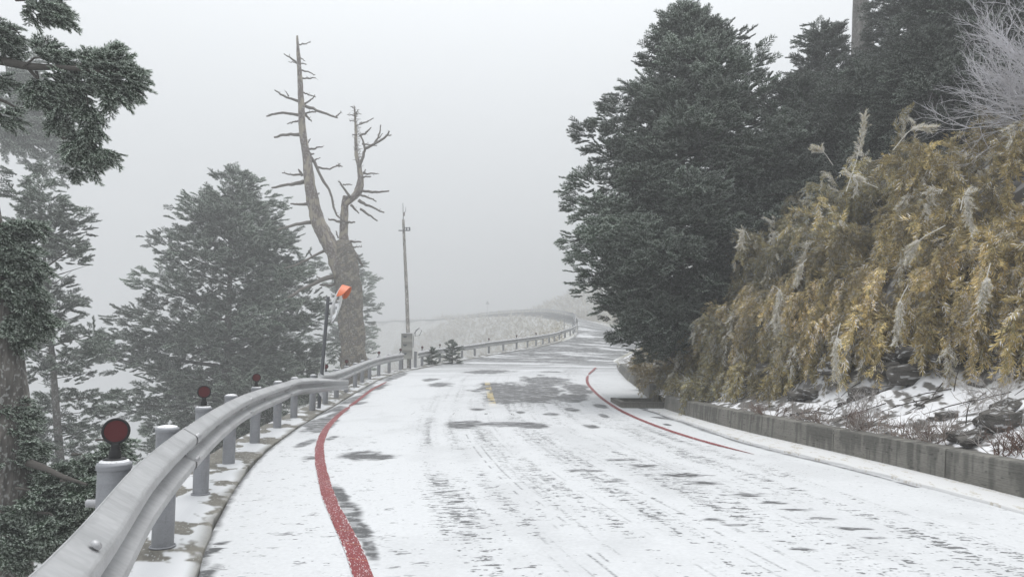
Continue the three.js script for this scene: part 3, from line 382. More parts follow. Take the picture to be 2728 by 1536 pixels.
// ------------------------------------------------------------------ utility pole and meter cabinet
{
  const d = 38.6, b = at(1091, 992, d), t = at(1074, 585, d); const g = thing('utility_pole', 'thin leaning grey utility pole rising behind the meter cabinet', 'pole', b);
  const tp = t.clone().sub(b); const pm = std({ map: barkTex, color: tint(2.2, 2.2, 2.2), roughness: 0.85 });
  part('shaft', tube([V(0, -0.3, 0), tp.clone().multiplyScalar(0.5).add(V(0.02, 0, 0)), tp], [0.115, 0.095, 0.07], 16), pm, g);
  const rod = std({ color: tint(0.2, 0.2, 0.21), metalness: 0.6, roughness: 0.5 });
  const r1 = part('top_rod', tube([tp.clone(), tp.clone().add(V(-0.03, 0.9, 0))], [0.022, 0.012], 6), rod, g); part('insulator', new THREE.CylinderGeometry(0.06, 0.06, 0.18, 10), std({ color: tint(0.3, 0.28, 0.27) }), r1).position.copy(tp).add(V(0.03, 0.3, 0));
  part('spike', tube([tp.clone().add(V(0, 0.35, 0)), tp.clone().add(V(0.12, 0.45, 0)), tp.clone().add(V(0.13, 0.7, 0))], [0.014, 0.014, 0.008], 5), rod, g);
  const arm = new THREE.BoxGeometry(0.62, 0.05, 0.05); part('crossarm', arm, rod, g).position.copy(tp).add(V(0.08, -0.6, 0.1)); const arm2 = new THREE.BoxGeometry(0.3, 0.04, 0.04); part('crossarm', arm2, rod, g).position.copy(tp).add(V(0.24, -0.45, 0.1));
  for (const x of [0.2, 0.36]) part('insulator', new THREE.CylinderGeometry(0.035, 0.045, 0.16, 8), rod, g).position.copy(tp).add(V(x, -0.5, 0.1));
  part('conduit', tube([V(0.17, 1.3, 0.05), V(0.19, 1.8, 0.05), V(0.22, 2.05, 0.05), V(0.45, 2.3, 0.05), V(0.62, 2.2, 0.05), V(0.5, 1.95, 0.05), V(0.28, 1.9, 0.05), V(0.3, 2.2, 0.05), V(0.5, 2.35, 0.05)], [0.018, 0.018, 0.018, 0.018, 0.018, 0.018, 0.018, 0.018, 0.012], 6), rod, g);
  const cb = at(1083, 956, d - 0.35); const c = thing('meter_cabinet', 'pale grey three-door meter cabinet fixed to the foot of the utility pole', 'cabinet', cb); c.rotation.y = 0.28;
  const cm = std({ map: concTex, color: tint(2.1, 2.15, 2.2), roughness: 0.55 }), w = 0.54, h = 1.32, dp = 0.34; const body = new THREE.BoxGeometry(w, h, dp); body.translate(0, h / 2, 0); part('body', body, cm, c);
  const roof = new THREE.BoxGeometry(w + 0.06, 0.035, dp + 0.08); part('lid', roof, snowCap, c).position.y = h + 0.018;
  for (let k = 0; k < 3; k++) { const dr = part('door', new THREE.BoxGeometry(w - 0.03, h / 3 - 0.03, 0.02), cm, c); dr.position.set(0, h / 6 + k * h / 3, dp / 2 + 0.011); const wn = new THREE.CircleGeometry(0.1, 20, Math.PI, Math.PI); const m = part('meter_window', wn, std({ color: tint(0.08, 0.09, 0.1), roughness: 0.2 }), dr); m.position.set(-0.12, 0.1, 0.0125); const hd = part('handle', new THREE.BoxGeometry(0.03, 0.07, 0.02), rod, dr); hd.position.set(0.2, 0, 0.02); }
  const sg = new THREE.BoxGeometry(0.2, 0.09, 0.006); part('plate', sg, std({ color: tint(0.25, 0.25, 0.25) }), c).position.set(0.06, h - 0.07, dp / 2 + 0.026);
  for (const x of [-0.2, 0.2]) { const lg = new THREE.BoxGeometry(0.06, 0.62, 0.06); lg.translate(0, -0.31, 0); part('leg', lg, rod, c).position.set(x, 0, -0.05); }
}
{ // far warning sign on the upper road
  const b = leftAt(277); b.add(V(0.6, 0, 0)); const g = thing('road_sign', 'faint triangular road sign on a thin post by the upper road', 'sign', b); part('post', new THREE.CylinderGeometry(0.09, 0.09, 5, 8).translate(0, 2.5, 0), boltMat, g);
  const s = new THREE.Shape(); s.moveTo(-0.45, 0); s.lineTo(0.45, 0); s.lineTo(0, 0.8); const sm = part('sign_plate', new THREE.ExtrudeGeometry(s, { depth: 0.02, bevelEnabled: false }), std({ color: tint(0.15, 0.15, 0.15) }), g); sm.position.set(0, 4.0, 0.1); sm.scale.setScalar(1.7);
  const q = leftAt(71).add(V(-0.55, 0, 0)); const r = thing('marker_post', 'thin grey marker post behind the third rail in fog', 'post', q); part('shaft', new THREE.CylinderGeometry(0.04, 0.04, 2.2, 8).translate(0, 1.1, 0), boltMat, r); part('cap', new THREE.BoxGeometry(0.3, 0.14, 0.05), boltMat, r).position.y = 2.1;
}

// ------------------------------------------------------------------ foliage building blocks
function leafGeo(tris, cols) { const g = new THREE.BufferGeometry(); g.setAttribute('position', new THREE.Float32BufferAttribute(tris, 3)); g.setAttribute('color', new THREE.Float32BufferAttribute(cols, 3)); g.computeVertexNormals(); return g; }
// a fir sprig one unit long along +x: a twig with side shoots set all round with needles, some of them rimed white
function sprig(seed, frost) {
  const R = rng(seed), pos = [], col = []; const push = (a, b, c, k) => { pos.push(a.x, a.y, a.z, b.x, b.y, b.z, c.x, c.y, c.z); for (let i = 0; i < 3; i++) col.push(k[0], k[1], k[2]); };
  const shoot = (p, dir, len, rad) => { const side = dir.clone().cross(V(0, 1, 0)).normalize(), up = side.clone().cross(dir).normalize(), n = Math.round(len / 0.30 * 26);
    push(p, p.clone().addScaledVector(side, 0.014), p.clone().addScaledVector(dir, len), [0.07, 0.06, 0.05]);
    for (let i = 0; i < n; i++) { const t = (i + R()) / n, a = R() * Math.PI * 2, o = p.clone().addScaledVector(dir, len * t), w = side.clone().multiplyScalar(Math.cos(a)).addScaledVector(up, Math.sin(a) * 0.85 + 0.12), nd = w.clone().multiplyScalar(0.82).addScaledVector(dir, 0.75 + 0.4 * t).normalize(), L = rad * (0.8 + 0.5 * R());
      const wd = nd.clone().cross(dir).normalize().multiplyScalar(0.0135 + 0.006 * R()), tip = o.clone().addScaledVector(nd, L), f = R() < (t > 0.6 ? frost * 2.1 : frost * 0.3), g = 0.7 + 0.6 * R(), k = f ? [0.42 * g, 0.46 * g, 0.415 * g] : [0.019 * g, 0.043 * g, 0.018 * g];
      push(o.clone().add(wd), o.clone().sub(wd), tip.clone().addScaledVector(wd, 0.35), k); } };
  shoot(V(0, 0, 0), V(1, 0.05, 0).normalize(), 1, 0.12);
  const n = 9; for (let i = 0; i < n; i++) { const t = 0.06 + 0.86 * i / n, s = i % 2 ? 1 : -1, a = 0.75 + 0.3 * R(); const d = V(Math.cos(a), 0.1 + 0.45 * (R() - 0.4), s * Math.sin(a)).normalize(), L = (0.46 - 0.24 * t) * (0.8 + 0.4 * R()); shoot(V(t, 0.04 * t, 0), d, L, 0.115); if (L > 0.26) shoot(V(t, 0, 0).addScaledVector(d, L * 0.45), V(d.x + 0.9, 0.08, d.z - s * 0.1).normalize(), L * 0.5, 0.105); }
  return leafGeo(pos, col);
}
const SPRIGS = [sprig(11, 0.2), sprig(12, 0.32), sprig(13, 0.26)];
const needleMat = std({ vertexColors: true, roughness: 0.9, side: THREE.DoubleSide });
// bamboo spray one unit long along +x: narrow drooping leaves
function bambooSpray(seed, frost, n = 30, green = false) {
  const R = rng(seed), pos = [], col = []; const push = (a, b, c, k) => { pos.push(a.x, a.y, a.z, b.x, b.y, b.z, c.x, c.y, c.z); for (let i = 0; i < 3; i++) col.push(k[0], k[1], k[2]); };
  const K = [0.5, 0.43, 0.3]; push(V(0, 0.006, 0), V(0, -0.006, 0), V(0.9, 0, 0), K);
  for (let i = 0; i < n; i++) { const t = 0.05 + 0.95 * (i + R()) / n, a = R() * Math.PI * 2, sp = 0.35 + 0.6 * R(), o = V(t * 0.92, 0, 0), dir = V(0.75 + 0.3 * t, Math.sin(a) * sp - 0.08, Math.cos(a) * sp).normalize(), L = 0.24 + 0.2 * R(), w = dir.clone().cross(V(R() - 0.5, 1, R() - 0.5)).normalize().multiplyScalar(0.02 + 0.012 * R());
    const mid = o.clone().addScaledVector(dir, L * 0.5), tip = o.clone().addScaledVector(dir, L).add(V(0, -0.06 - 0.08 * R(), 0)), f = R() < frost, g = 0.7 + 0.6 * R(), k = f ? [1.55, 1.5, 1.4] : green ? [0.1 * g, 0.13 * g, 0.08 * g] : R() < 0.25 ? [0.6 * g, 0.55 * g, 0.28 * g] : [1.0 * g, 0.79 * g, 0.34 * g];
    push(o, mid.clone().add(w), mid.clone().sub(w), k); push(mid.clone().sub(w), mid.clone().add(w), tip, k); }
  return leafGeo(pos, col);
}
const BAMB = [bambooSpray(31, 0.1), bambooSpray(32, 0.16), bambooSpray(33, 0.08)], BFROST = bambooSpray(34, 0.8, 34), BGREEN = [bambooSpray(35, 0.05, 30, true), bambooSpray(36, 0.03, 30, true), bambooSpray(37, 0.07, 30, true)];
const bambooMat = new THREE.MeshPhysicalMaterial({ vertexColors: true, roughness: 1, transmission: 0.22, thickness: 0, side: THREE.DoubleSide });
const mx4 = new THREE.Matrix4(), UPV = V(0, 1, 0);
function orient(p, dir, scale, roll, sy = 1) { const x = dir.clone().normalize(); let z = x.clone().cross(UPV); if (z.lengthSq() < 1e-4) z = V(0, 0, 1); z.normalize(); const y = z.clone().cross(x).normalize(); const c = Math.cos(roll), s = Math.sin(roll); const y2 = y.clone().multiplyScalar(c).addScaledVector(z, s), z2 = z.clone().multiplyScalar(c).addScaledVector(y, -s);
  return new THREE.Matrix4().makeBasis(x.multiplyScalar(scale), y2.multiplyScalar(scale * sy), z2.multiplyScalar(scale)).setPosition(p); }
class Foliage { constructor(seed) { this.R = rng(seed); this.l = [[], [], []]; }
  add(p, dir, scale, roll, c) { this.l[Math.floor(this.R() * 3)].push([orient(p, dir, scale, roll), c]); }
  build(parent, geos = SPRIGS, mat = needleMat, name = 'crown') { this.l.forEach((a, i) => { if (a.length) instances(name, geos[i], mat, a, parent); }); return this.l.reduce((s, a) => s + a.length, 0); } }
let total = 0;
// foliage along one limb (points in the thing's own space)
function dress(F_, pts, from, o) {
  const R = F_.R, cv = new THREE.CatmullRomCurve3(pts), L = cv.getLength(), sc = o.sprig, step = sc * (o.step || 0.42); let side = 1;
  for (let s = from * L; s <= L; s += step * (0.7 + 0.6 * R())) {
    const t = Math.min(1, s / L), p = cv.getPointAt(t), T = cv.getTangentAt(t), left = L - s; side = -side; if (R() < (o.skip || 0)) continue;
    const lat = T.clone().cross(UPV).normalize().multiplyScalar(side), bl = Math.min(o.maxSide || 1.1, 0.34 * left + 0.18 + 0.25 * R()) , n = Math.max(1, Math.round(bl / (sc * 0.45)));
    const bd = T.clone().multiplyScalar(0.75 + 0.3 * R()).addScaledVector(lat, 0.85).add(V(0, (o.sideDroop || -0.1) + 0.24 * (R() - 0.5), 0)).normalize();
    for (let k = 0; k < n; k++) { const q = p.clone().addScaledVector(bd, bl * (k + 0.2) / n).add(V(0, -0.1 * bl * (k / n) ** 2 + (R() - 0.5) * 0.09, 0)); const dd = bd.clone().addScaledVector(lat, (k % 2 ? 0.5 : -0.5) * R()).add(V((R() - 0.5) * 0.5, (o.sprigDroop || -0.12) + 0.35 * (R() - 0.5), (R() - 0.5) * 0.5)).normalize();
      const b = o.tone * (0.75 + 0.5 * R()); F_.add(q, dd, sc * (0.75 + 0.5 * R()), (R() - 0.5) * 0.9, tint(b * (0.95 + 0.1 * R()), b, b * (0.95 + 0.1 * R()))); }
  }
  const e = cv.getPointAt(1), T = cv.getTangentAt(1); for (let k = 0; k < 3; k++) F_.add(e, T.clone().add(V((R() - 0.5) * 0.6, (R() - 0.5) * 0.4, (R() - 0.5) * 0.6)), sc * 0.9, 0, tint(o.tone, o.tone, o.tone));
}
// rounded pads of sprigs spaced out along a limb, with air between them
function pads(F_, pts, from, o) {
  const R = F_.R, cv = new THREE.CatmullRomCurve3(pts), L = cv.getLength(), n = Math.max(1, Math.round((1 - from) * L / o.gap));
  for (let k = 0; k < n; k++) { if (R() < (o.skip || 0)) continue; const t = clamp(from + (1 - from) * (k + 0.35 + 0.6 * R()) / n, 0, 1), T = cv.getTangentAt(t), lat = T.clone().cross(UPV).normalize(), pr = o.pad * (0.65 + 0.7 * R()) * (0.75 + 0.35 * Math.min(1, L / 2)), c = cv.getPointAt(t).addScaledVector(lat, (R() - 0.5) * 1.1 * Math.min(0.8, L * 0.35)).add(V(0, (R() - 0.45) * 0.25 * pr, 0)), m = Math.max(5, Math.round(o.num * pr * pr / (o.pad * o.pad))), tone = o.tone * (0.6 + 0.8 * R());
    for (let i = 0; i < m; i++) { const a = R() * 6.283, q = Math.sqrt(R()), rd = V(Math.cos(a), 0, Math.sin(a)), p = c.clone().addScaledVector(rd, pr * q * 0.85).add(V(0, pr * ((R() - 0.5) * (o.flat || 0.7) - 0.26 * q * q), 0)), dd = T.clone().multiplyScalar(0.55).addScaledVector(rd, 0.4 + 0.7 * q).add(V((R() - 0.5) * 0.5, (o.lift ?? 0.15) + (R() - 0.5) * 1.1 - 0.25 * q, (R() - 0.5) * 0.5)).normalize(), b = tone * (0.75 + 0.5 * R()); F_.add(p, dd, o.sprig * (0.7 + 0.6 * R()), (R() - 0.5) * 1.4, tint(b, b, b)); } }
}
function conifer(o) {
  const R = rng(o.seed), g = thing(o.name || 'fir_tree', o.label, 'tree', o.base, o.group), h = o.h, tipOff = V(o.lean?.[0] || 0, h, o.lean?.[1] || 0);
  const axis = (t) => V(tipOff.x * t + (o.sway || 0) * Math.sin(t * 5 + o.seed), h * t, tipOff.z * t), n = 14, tp = []; for (let i = 0; i <= n; i++) tp.push(axis(i / n));
  part('trunk', tube(tp, tp.map((_, i) => lerp(o.r, 0.012, Math.pow(i / n, 0.85))), 12, true, 0.12, o.seed), M.bark, g);
  const Fo = new Foliage(o.seed + 5), limbs = []; const nb = o.branches; let phi = R() * 6;
  for (let b = 0; b < nb; b++) {
    const t = lerp(o.t0, 0.985, Math.pow((b + R() * 0.8) / nb, o.bias || 1)); phi += 2.399 + (R() - 0.5) * 0.7; if (R() < (o.drop || 0)) continue;
    let len = o.prof(t, phi) * (o.vary ? 1 - o.vary * R() : 0.86 + 0.22 * R()); if (len < 0.05) continue;
    if (o.lump) len *= 1 - o.lump + 2 * o.lump * fbm(Math.cos(phi) * 1.6 + o.seed, t * 7 + Math.sin(phi) * 1.6, 2);
    const dir = V(Math.cos(phi), 0, Math.sin(phi)), e0 = lerp(o.e0 ?? -0.1, 0.75, Math.pow(t, 2)), sag = (o.sag ?? 0.22) * len * (1 - 0.6 * t), p0 = axis(t), pts = [];
    for (let k = 0; k <= 4; k++) { const s = k / 4, u = len * s; pts.push(p0.clone().addScaledVector(dir, u * Math.cos(e0)).add(V((R() - 0.5) * 0.06 * len * s, u * Math.sin(e0) - sag * s * s + (o.tipUp ?? 0.1) * len * s * s * s, (R() - 0.5) * 0.06 * len * s))); }
    const lr = Math.max(0.012, (o.limbR || 0.022) * len * 0.6); limbs.push(tube(pts, [lr, lr * 0.8, lr * 0.6, lr * 0.4, lr * 0.15], 5)); if (o.pad) pads(Fo, pts, o.inner ?? 0.2, { sprig: o.sprig, tone: o.tone ?? 1, skip: o.skip, gap: o.gap || 0.5, pad: o.pad, num: o.num || 16, lift: o.lift, flat: o.flat }); if (!o.pad || o.both) dress(Fo, pts, o.inner ?? 0.2, { sprig: o.sprig, tone: o.tone ?? 1, skip: o.skip, step: o.step, maxSide: o.maxSide, sideDroop: o.sideDroop, sprigDroop: o.sprigDroop });
  }
  if (o.limbParts) limbs.forEach((l) => part('limb', l, M.limb, g)); else { const m = part('limbs', mergeGeometries(limbs), M.limb, g); m.userData.kind = 'stuff'; }
  for (let k = 0; k < 5; k++) Fo.add(axis(0.99), V((R() - 0.5) * 0.7, 1, (R() - 0.5) * 0.7), o.sprig * 0.9, 0, tint(1, 1, 1));
  const c = Fo.build(g); total += c; return g;
}
const table = (rowsT) => (t, phi) => { let L, Rr, Fr; const c = Math.cos(phi), s = Math.sin(phi); // rows: [t, left, right, front]
  let i = 1; while (i < rowsT.length - 1 && rowsT[i][0] < t) i++; const a = rowsT[i - 1], b = rowsT[i], k = clamp((t - a[0]) / (b[0] - a[0]), 0, 1); L = lerp(a[1], b[1], k); Rr = lerp(a[2], b[2], k); Fr = a[3] !== undefined ? lerp(a[3], b[3], k) : (L + Rr) / 2; const e = c < 0 ? L : Rr; return Math.sqrt(c * c * e * e + s * s * Fr * Fr); };

// ------------------------------------------------------------------ right side: the big spruce and the firs on the bank
conifer({ seed: 101, name: 'spruce_tree', label: 'big frosted dark green spruce at the curve beside the wall', base: V(4.85, 0.3, -22), h: 11.75, lean: [0.6, 0], r: 0.26, t0: 0.1, branches: 128, pad: 0.72, num: 34, gap: 0.72, skip: 0.08, lift: 0.34, lump: 0.34, flat: 0.55, sprig: 0.36, e0: -0.12, sag: 0.2, tipUp: 0.14, inner: 0.22, tone: 0.95, step: 0.46, maxSide: 0.95,
  prof: table([[0.05, 0.8, 2.2, 1.0], [0.13, 1.2, 2.6, 1.4], [0.2, 1.7, 3.2, 2.2], [0.30, 2.6, 3.4, 2.8], [0.37, 3.15, 3.6, 3.0], [0.46, 3.1, 3.7, 3.0], [0.535, 2.95, 3.5, 2.8], [0.64, 2.75, 3.2, 2.5], [0.74, 2.0, 2.4, 1.8], [0.81, 1.1, 1.9, 1.3], [0.9, 0.65, 1.0, 0.7], [0.96, 0.25, 0.4, 0.3], [1, 0.05, 0.05, 0.05]]) });
const bankFir = (seed, px, topY, d, r, label, o = {}) => { const top = at(px, topY, d), b = terrainY(top.x, d), h = top.y - b + 0.4; const rr = (t) => r * Math.min(1, 0.55 + t * 1.6) * Math.pow(1 - t, 0.75) * 1.25 + 0.1; conifer({ seed, label, base: V(top.x, b - 0.4, -d), h, r: 0.2, t0: 0.05, branches: Math.round(h * 12), sprig: 0.4, sag: 0.25, inner: 0.3, tone: 0.72, step: 0.55, pad: 0.62, num: 22, gap: 0.62, skip: 0.08, lump: 0.2, lift: 0.2, prof: (t) => rr(t), group: 'dark firs on the bank above the bamboo', ...o }); };
bankFir(111, 2195, 78, 25.5, 1.9, 'narrow pale-tipped fir just right of the big spruce');
bankFir(112, 2475, -200, 24, 2.8, 'tall dark fir in the middle of the bank, cut off by the top edge');
bankFir(113, 2600, -230, 19.5, 2.7, 'dark fir behind the frosted bare shrub at the right edge');
bankFir(114, 2120, 235, 22.5, 2.3, 'low dark fir squeezed between the big spruce and the bamboo');
bankFir(115, 2290, 190, 20.5, 2.2, 'low dark fir rising just behind the bamboo crest');
bankFir(116, 2480, 120, 18.5, 1.9, 'short dark fir behind the highest bamboo');
conifer({ seed: 117, name: 'old_fir_tree', label: 'thick pale trunk standing above the firs at the top edge', base: V(16.35, 8, -33), h: 14.5, r: 1.15, t0: 0.7, branches: 26, sprig: 0.55, inner: 0.45, tone: 1, drop: 0.2, prof: () => 2.3, group: undefined });

// ------------------------------------------------------------------ left side: old firs on the drop
conifer({ seed: 121, name: 'fir_tree', label: 'broad misty fir left of the dead tree, pointed top', base: V(-16.51, -11.31, -42.55), h: 23.241, r: 0.533, t0: 0.3, branches: 105, pad: 0.991, num: 22, gap: 1.016, sprig: 0.584, sag: 0.12, tipUp: 0.16, e0: -0.05, inner: 0.3, tone: 1.15, drop: 0.06, vary: 0.5, skip: 0.10, step: 0.5, limbParts: true, limbR: 0.03, maxSide: 0.9,
  prof: table([[0.3, 4.57, 4.19, 4.57], [0.40, 7.37, 4.57, 4.95], [0.48, 7.62, 5.08, 4.57], [0.58, 6.35, 4.57, 4.45], [0.68, 5.46, 4.06, 3.81], [0.76, 4.45, 4.19, 3.30], [0.84, 3.68, 3.68, 2.79], [0.9, 2.67, 2.41, 2.03], [0.96, 1.27, 1.40, 1.02], [1, 0.38, 0.38, 0.38]]) });
conifer({ seed: 122, name: 'fir_tree', label: 'second misty fir with bare trunk, touching the dead tree', base: V(-15.11, -11.31, -46.36), h: 20.320, r: 0.406, t0: 0.35, branches: 76, pad: 1.016, num: 20, gap: 1.041, sprig: 0.610, sag: 0.12, tipUp: 0.16, inner: 0.32, tone: 1.15, drop: 0.08, vary: 0.5, skip: 0.12, step: 0.5, limbParts: true, limbR: 0.03, prof: table([[0.35, 3.17, 3.94, 3.43], [0.55, 3.30, 4.45, 3.43], [0.7, 2.79, 3.81, 2.92], [0.85, 2.03, 2.54, 1.91], [1, 0.38, 0.38, 0.38]]) });
conifer({ seed: 123, name: 'fir_tree', label: 'slender ragged fir between the left edge and the broad fir', base: V(-16.51, -13.85, -29.59), h: 22.860, lean: [-3.05, 0], r: 0.330, t0: 0.22, branches: 100, pad: 0.787, num: 20, gap: 0.864, sprig: 0.483, sag: 0.2, inner: 0.25, tone: 1.0, drop: 0.15, vary: 0.6, skip: 0.12, step: 0.5, limbParts: true, limbR: 0.035, prof: table([[0.2, 1.91, 2.92, 2.16], [0.42, 2.03, 2.54, 2.03], [0.55, 1.52, 1.78, 1.52], [0.65, 1.65, 2.29, 1.52], [0.78, 1.52, 2.54, 1.52], [0.88, 1.40, 1.91, 1.40], [0.96, 0.89, 1.14, 0.89], [1, 0.25, 0.25, 0.25]]) });
conifer({ seed: 124, name: 'fir_tree', label: 'pale fir in the fog half hidden behind the dead trunk', base: V(-16.6, -11, -75), h: 22.3, r: 0.42, t0: 0.35, branches: 60, pad: 1.2, num: 16, gap: 1.2, sprig: 0.8, inner: 0.3, tone: 1.2, drop: 0.2, vary: 0.5, skip: 0.15, prof: table([[0.35, 2.2, 2.4, 2.2], [0.6, 2.1, 2.7, 2.2], [0.8, 1.5, 2.5, 1.9], [1, 0.5, 0.5, 0.5]]) });
// big old firs cut by the left edge, built limb by limb
function clump(Fo, c, rx, ry, rz, att, n, sc, tone) { const R = Fo.R; for (let i = 0; i < n; i++) { let x, y, z, q; do { x = R() * 2 - 1; y = R() * 2 - 1; z = R() * 2 - 1; q = x * x + y * y + z * z; } while (q > 1); const p = V(c.x + x * rx, c.y + y * ry, c.z + z * rz), d = p.clone().sub(att).normalize().multiplyScalar(1.0).add(V(x * 0.5 + (R() - 0.5) * 0.25, -0.12 + y * 0.4 + (R() - 0.5) * 0.2, z * 0.4 + (R() - 0.5) * 0.35)); const b = tone * (0.75 + 0.5 * R()); Fo.add(p, d, sc * (0.7 + 0.6 * R()), (R() - 0.5) * 1.1, tint(b, b, b)); } }
function edgeFir(o) {
  const g = thing('old_fir_tree', o.label, 'tree', o.base, o.group), L = (p) => p.clone().sub(o.base), Fo = new Foliage(o.seed), n = o.trunk.length; part('trunk', tube(o.trunk.map(L), o.radii, 16, true, 0.1, o.seed), M.bark, g);
  for (const [pts, r] of o.limbs) { const P = pts.map(([x, y, dd]) => L(at(x, y, o.d + (dd || 0)))); const cv = new THREE.CatmullRomCurve3(P), q = cv.getPoints(8); part('limb', tube(q, q.map((_, i) => lerp(r, r * 0.25, i / 8)), 7, true, 0.2, o.seed + pts[0][1]), M.limb, g); }
  for (const [x, y, rx, ry, dd, ax, ay] of o.clumps) { const c = L(at(x, y, o.d + (dd || 0))), k = o.d / F, att = L(at(ax ?? x - rx, ay ?? y - ry * 0.5, o.d + (dd || 0))); clump(Fo, c, rx * k * 0.92 * (o.shrink || 1), ry * k * 0.92 * (o.shrink || 1), Math.max(rx, ry) * k * 0.8, att, Math.round(rx * ry * (o.dens || 0.05)), o.sprig, o.tone);
    // a twig that carries the clump
    const tw = [att, att.clone().lerp(c, 0.5).add(V(0, 0.05, 0)), c]; part('twig', tube(tw, [0.02, 0.014, 0.006], 5), M.limb, g); }
  total += Fo.build(g);
}
{
  const d = 10;
  edgeFir({ seed: 141, label: 'dark old fir with thick mossy trunk cut by the left edge', base: V(-6.95, -4.6, -d), d, sprig: 0.24, tone: 1.35, dens: 0.036, shrink: 0.6,
    trunk: [V(-6.85, -4.6, -d), V(-6.9, -1.5, -d), V(-6.98, 0.5, -d), V(-7.2, 2, -d), V(-7.62, 4, -d), V(-8.1, 7, -d), V(-8.4, 9, -d)], radii: [0.52, 0.46, 0.42, 0.38, 0.33, 0.26, 0.18],
    limbs: [[[[-60, 150, 0], [20, 165, 0], [70, 176, 0], [140, 178, -0.2], [230, 185, -0.3], [330, 200, -0.3]], 0.07], [[[-60, 190], [20, 215, 0.2], [60, 245, 0.3], [70, 290, 0.3]], 0.04], [[[-50, 250], [10, 270], [40, 285], [75, 288]], 0.03], [[[70, 176], [95, 205], [120, 230]], 0.03], [[[200, 190], [220, 260], [235, 330], [240, 400]], 0.025], [[[-60, 40], [20, 75], [40, 80], [55, 98]], 0.025], [[[-50, 560], [30, 620], [70, 720], [95, 830]], 0.05], [[[-40, 1040], [30, 1080], [60, 1120]], 0.04], [[[30, 1220, 0.3], [100, 1240, -0.4], [170, 1270, -0.8], [230, 1290, -1]], 0.06]],
    clumps: [[118, 18, 52, 34, 0, 40, 0], [90, 30, 30, 26], [150, 40, 26, 20], [10, 110, 26, 42], [-5, 75, 24, 30], [120, 150, 46, 26, -0.1, 60, 176], [175, 165, 34, 24], [235, 175, 42, 30, -0.2, 180, 185], [290, 165, 44, 32, -0.3, 230, 185], [335, 195, 30, 26, -0.3, 290, 190], [350, 222, 20, 16, -0.3, 310, 200], [270, 215, 48, 40, -0.2, 220, 190], [300, 255, 18, 30, -0.3, 290, 220], [318, 240, 22, 26], [105, 235, 46, 42, 0, 95, 190], [150, 215, 40, 30], [195, 240, 38, 34], [118, 275, 32, 22], [190, 275, 34, 24, 0, 180, 240], [235, 290, 26, 32, -0.1, 225, 250], [165, 320, 22, 36, 0.1, 175, 280], [240, 335, 22, 32, -0.1, 235, 290], [225, 390, 52, 30, -0.1, 235, 340], [270, 405, 32, 22, -0.1, 230, 380], [195, 380, 30, 22], [232, 430, 18, 26], [190, 445, 10, 26], [4, 310, 20, 34], [5, 215, 14, 20],
      [20, 620, 44, 42], [60, 600, 30, 22], [40, 680, 50, 48], [80, 700, 34, 30, 0, 40, 660], [25, 760, 42, 50], [75, 780, 40, 40, 0, 40, 720], [100, 840, 32, 36, 0, 70, 780], [55, 850, 40, 46, 0, 40, 790], [120, 862, 16, 18, 0, 95, 840], [52, 905, 18, 24], [15, 880, 16, 40],
      [15, 1085, 50, 34], [50, 1110, 28, 30], [20, 1150, 48, 40], [10, 1220, 60, 50], [70, 1190, 30, 30], [40, 1290, 70, 60, 0.2], [110, 1330, 70, 60, -0.5], [40, 1380, 70, 60, -0.2], [150, 1260, 60, 40, -0.3], [160, 1390, 60, 50, -0.8], [60, 1450, 80, 50, -0.6], [210, 1300, 50, 40, -0.8], [240, 1230, 50, 40, -0.2], [290, 1190, 36, 36, -0.2]] });
  edgeFir({ seed: 142, label: 'pale fir in the fog showing behind the near branches at the upper left', base: V(-35.5, -24, -48), d: 48, sprig: 0.95, tone: 1.15, dens: 0.032, trunk: [V(-35.5, -24, -48), V(-35.3, 0, -48), V(-35, 10, -48), V(-35, 20, -48)], radii: [0.8, 0.7, 0.6, 0.4],
    limbs: [[[[-60, 260], [20, 270], [60, 290], [110, 300]], 0.09], [[[-60, 360], [40, 330], [120, 340], [170, 420]], 0.08]], clumps: [[45, 175, 40, 42], [30, 230, 45, 36], [75, 215, 34, 34], [40, 275, 60, 30], [90, 260, 30, 26], [60, 330, 70, 34], [120, 330, 56, 34], [150, 365, 40, 34], [30, 380, 36, 22], [95, 375, 40, 24], [160, 410, 36, 24], [85, 425, 20, 18], [175, 455, 26, 22], [150, 475, 18, 14], [20, 340, 40, 40]] });
}

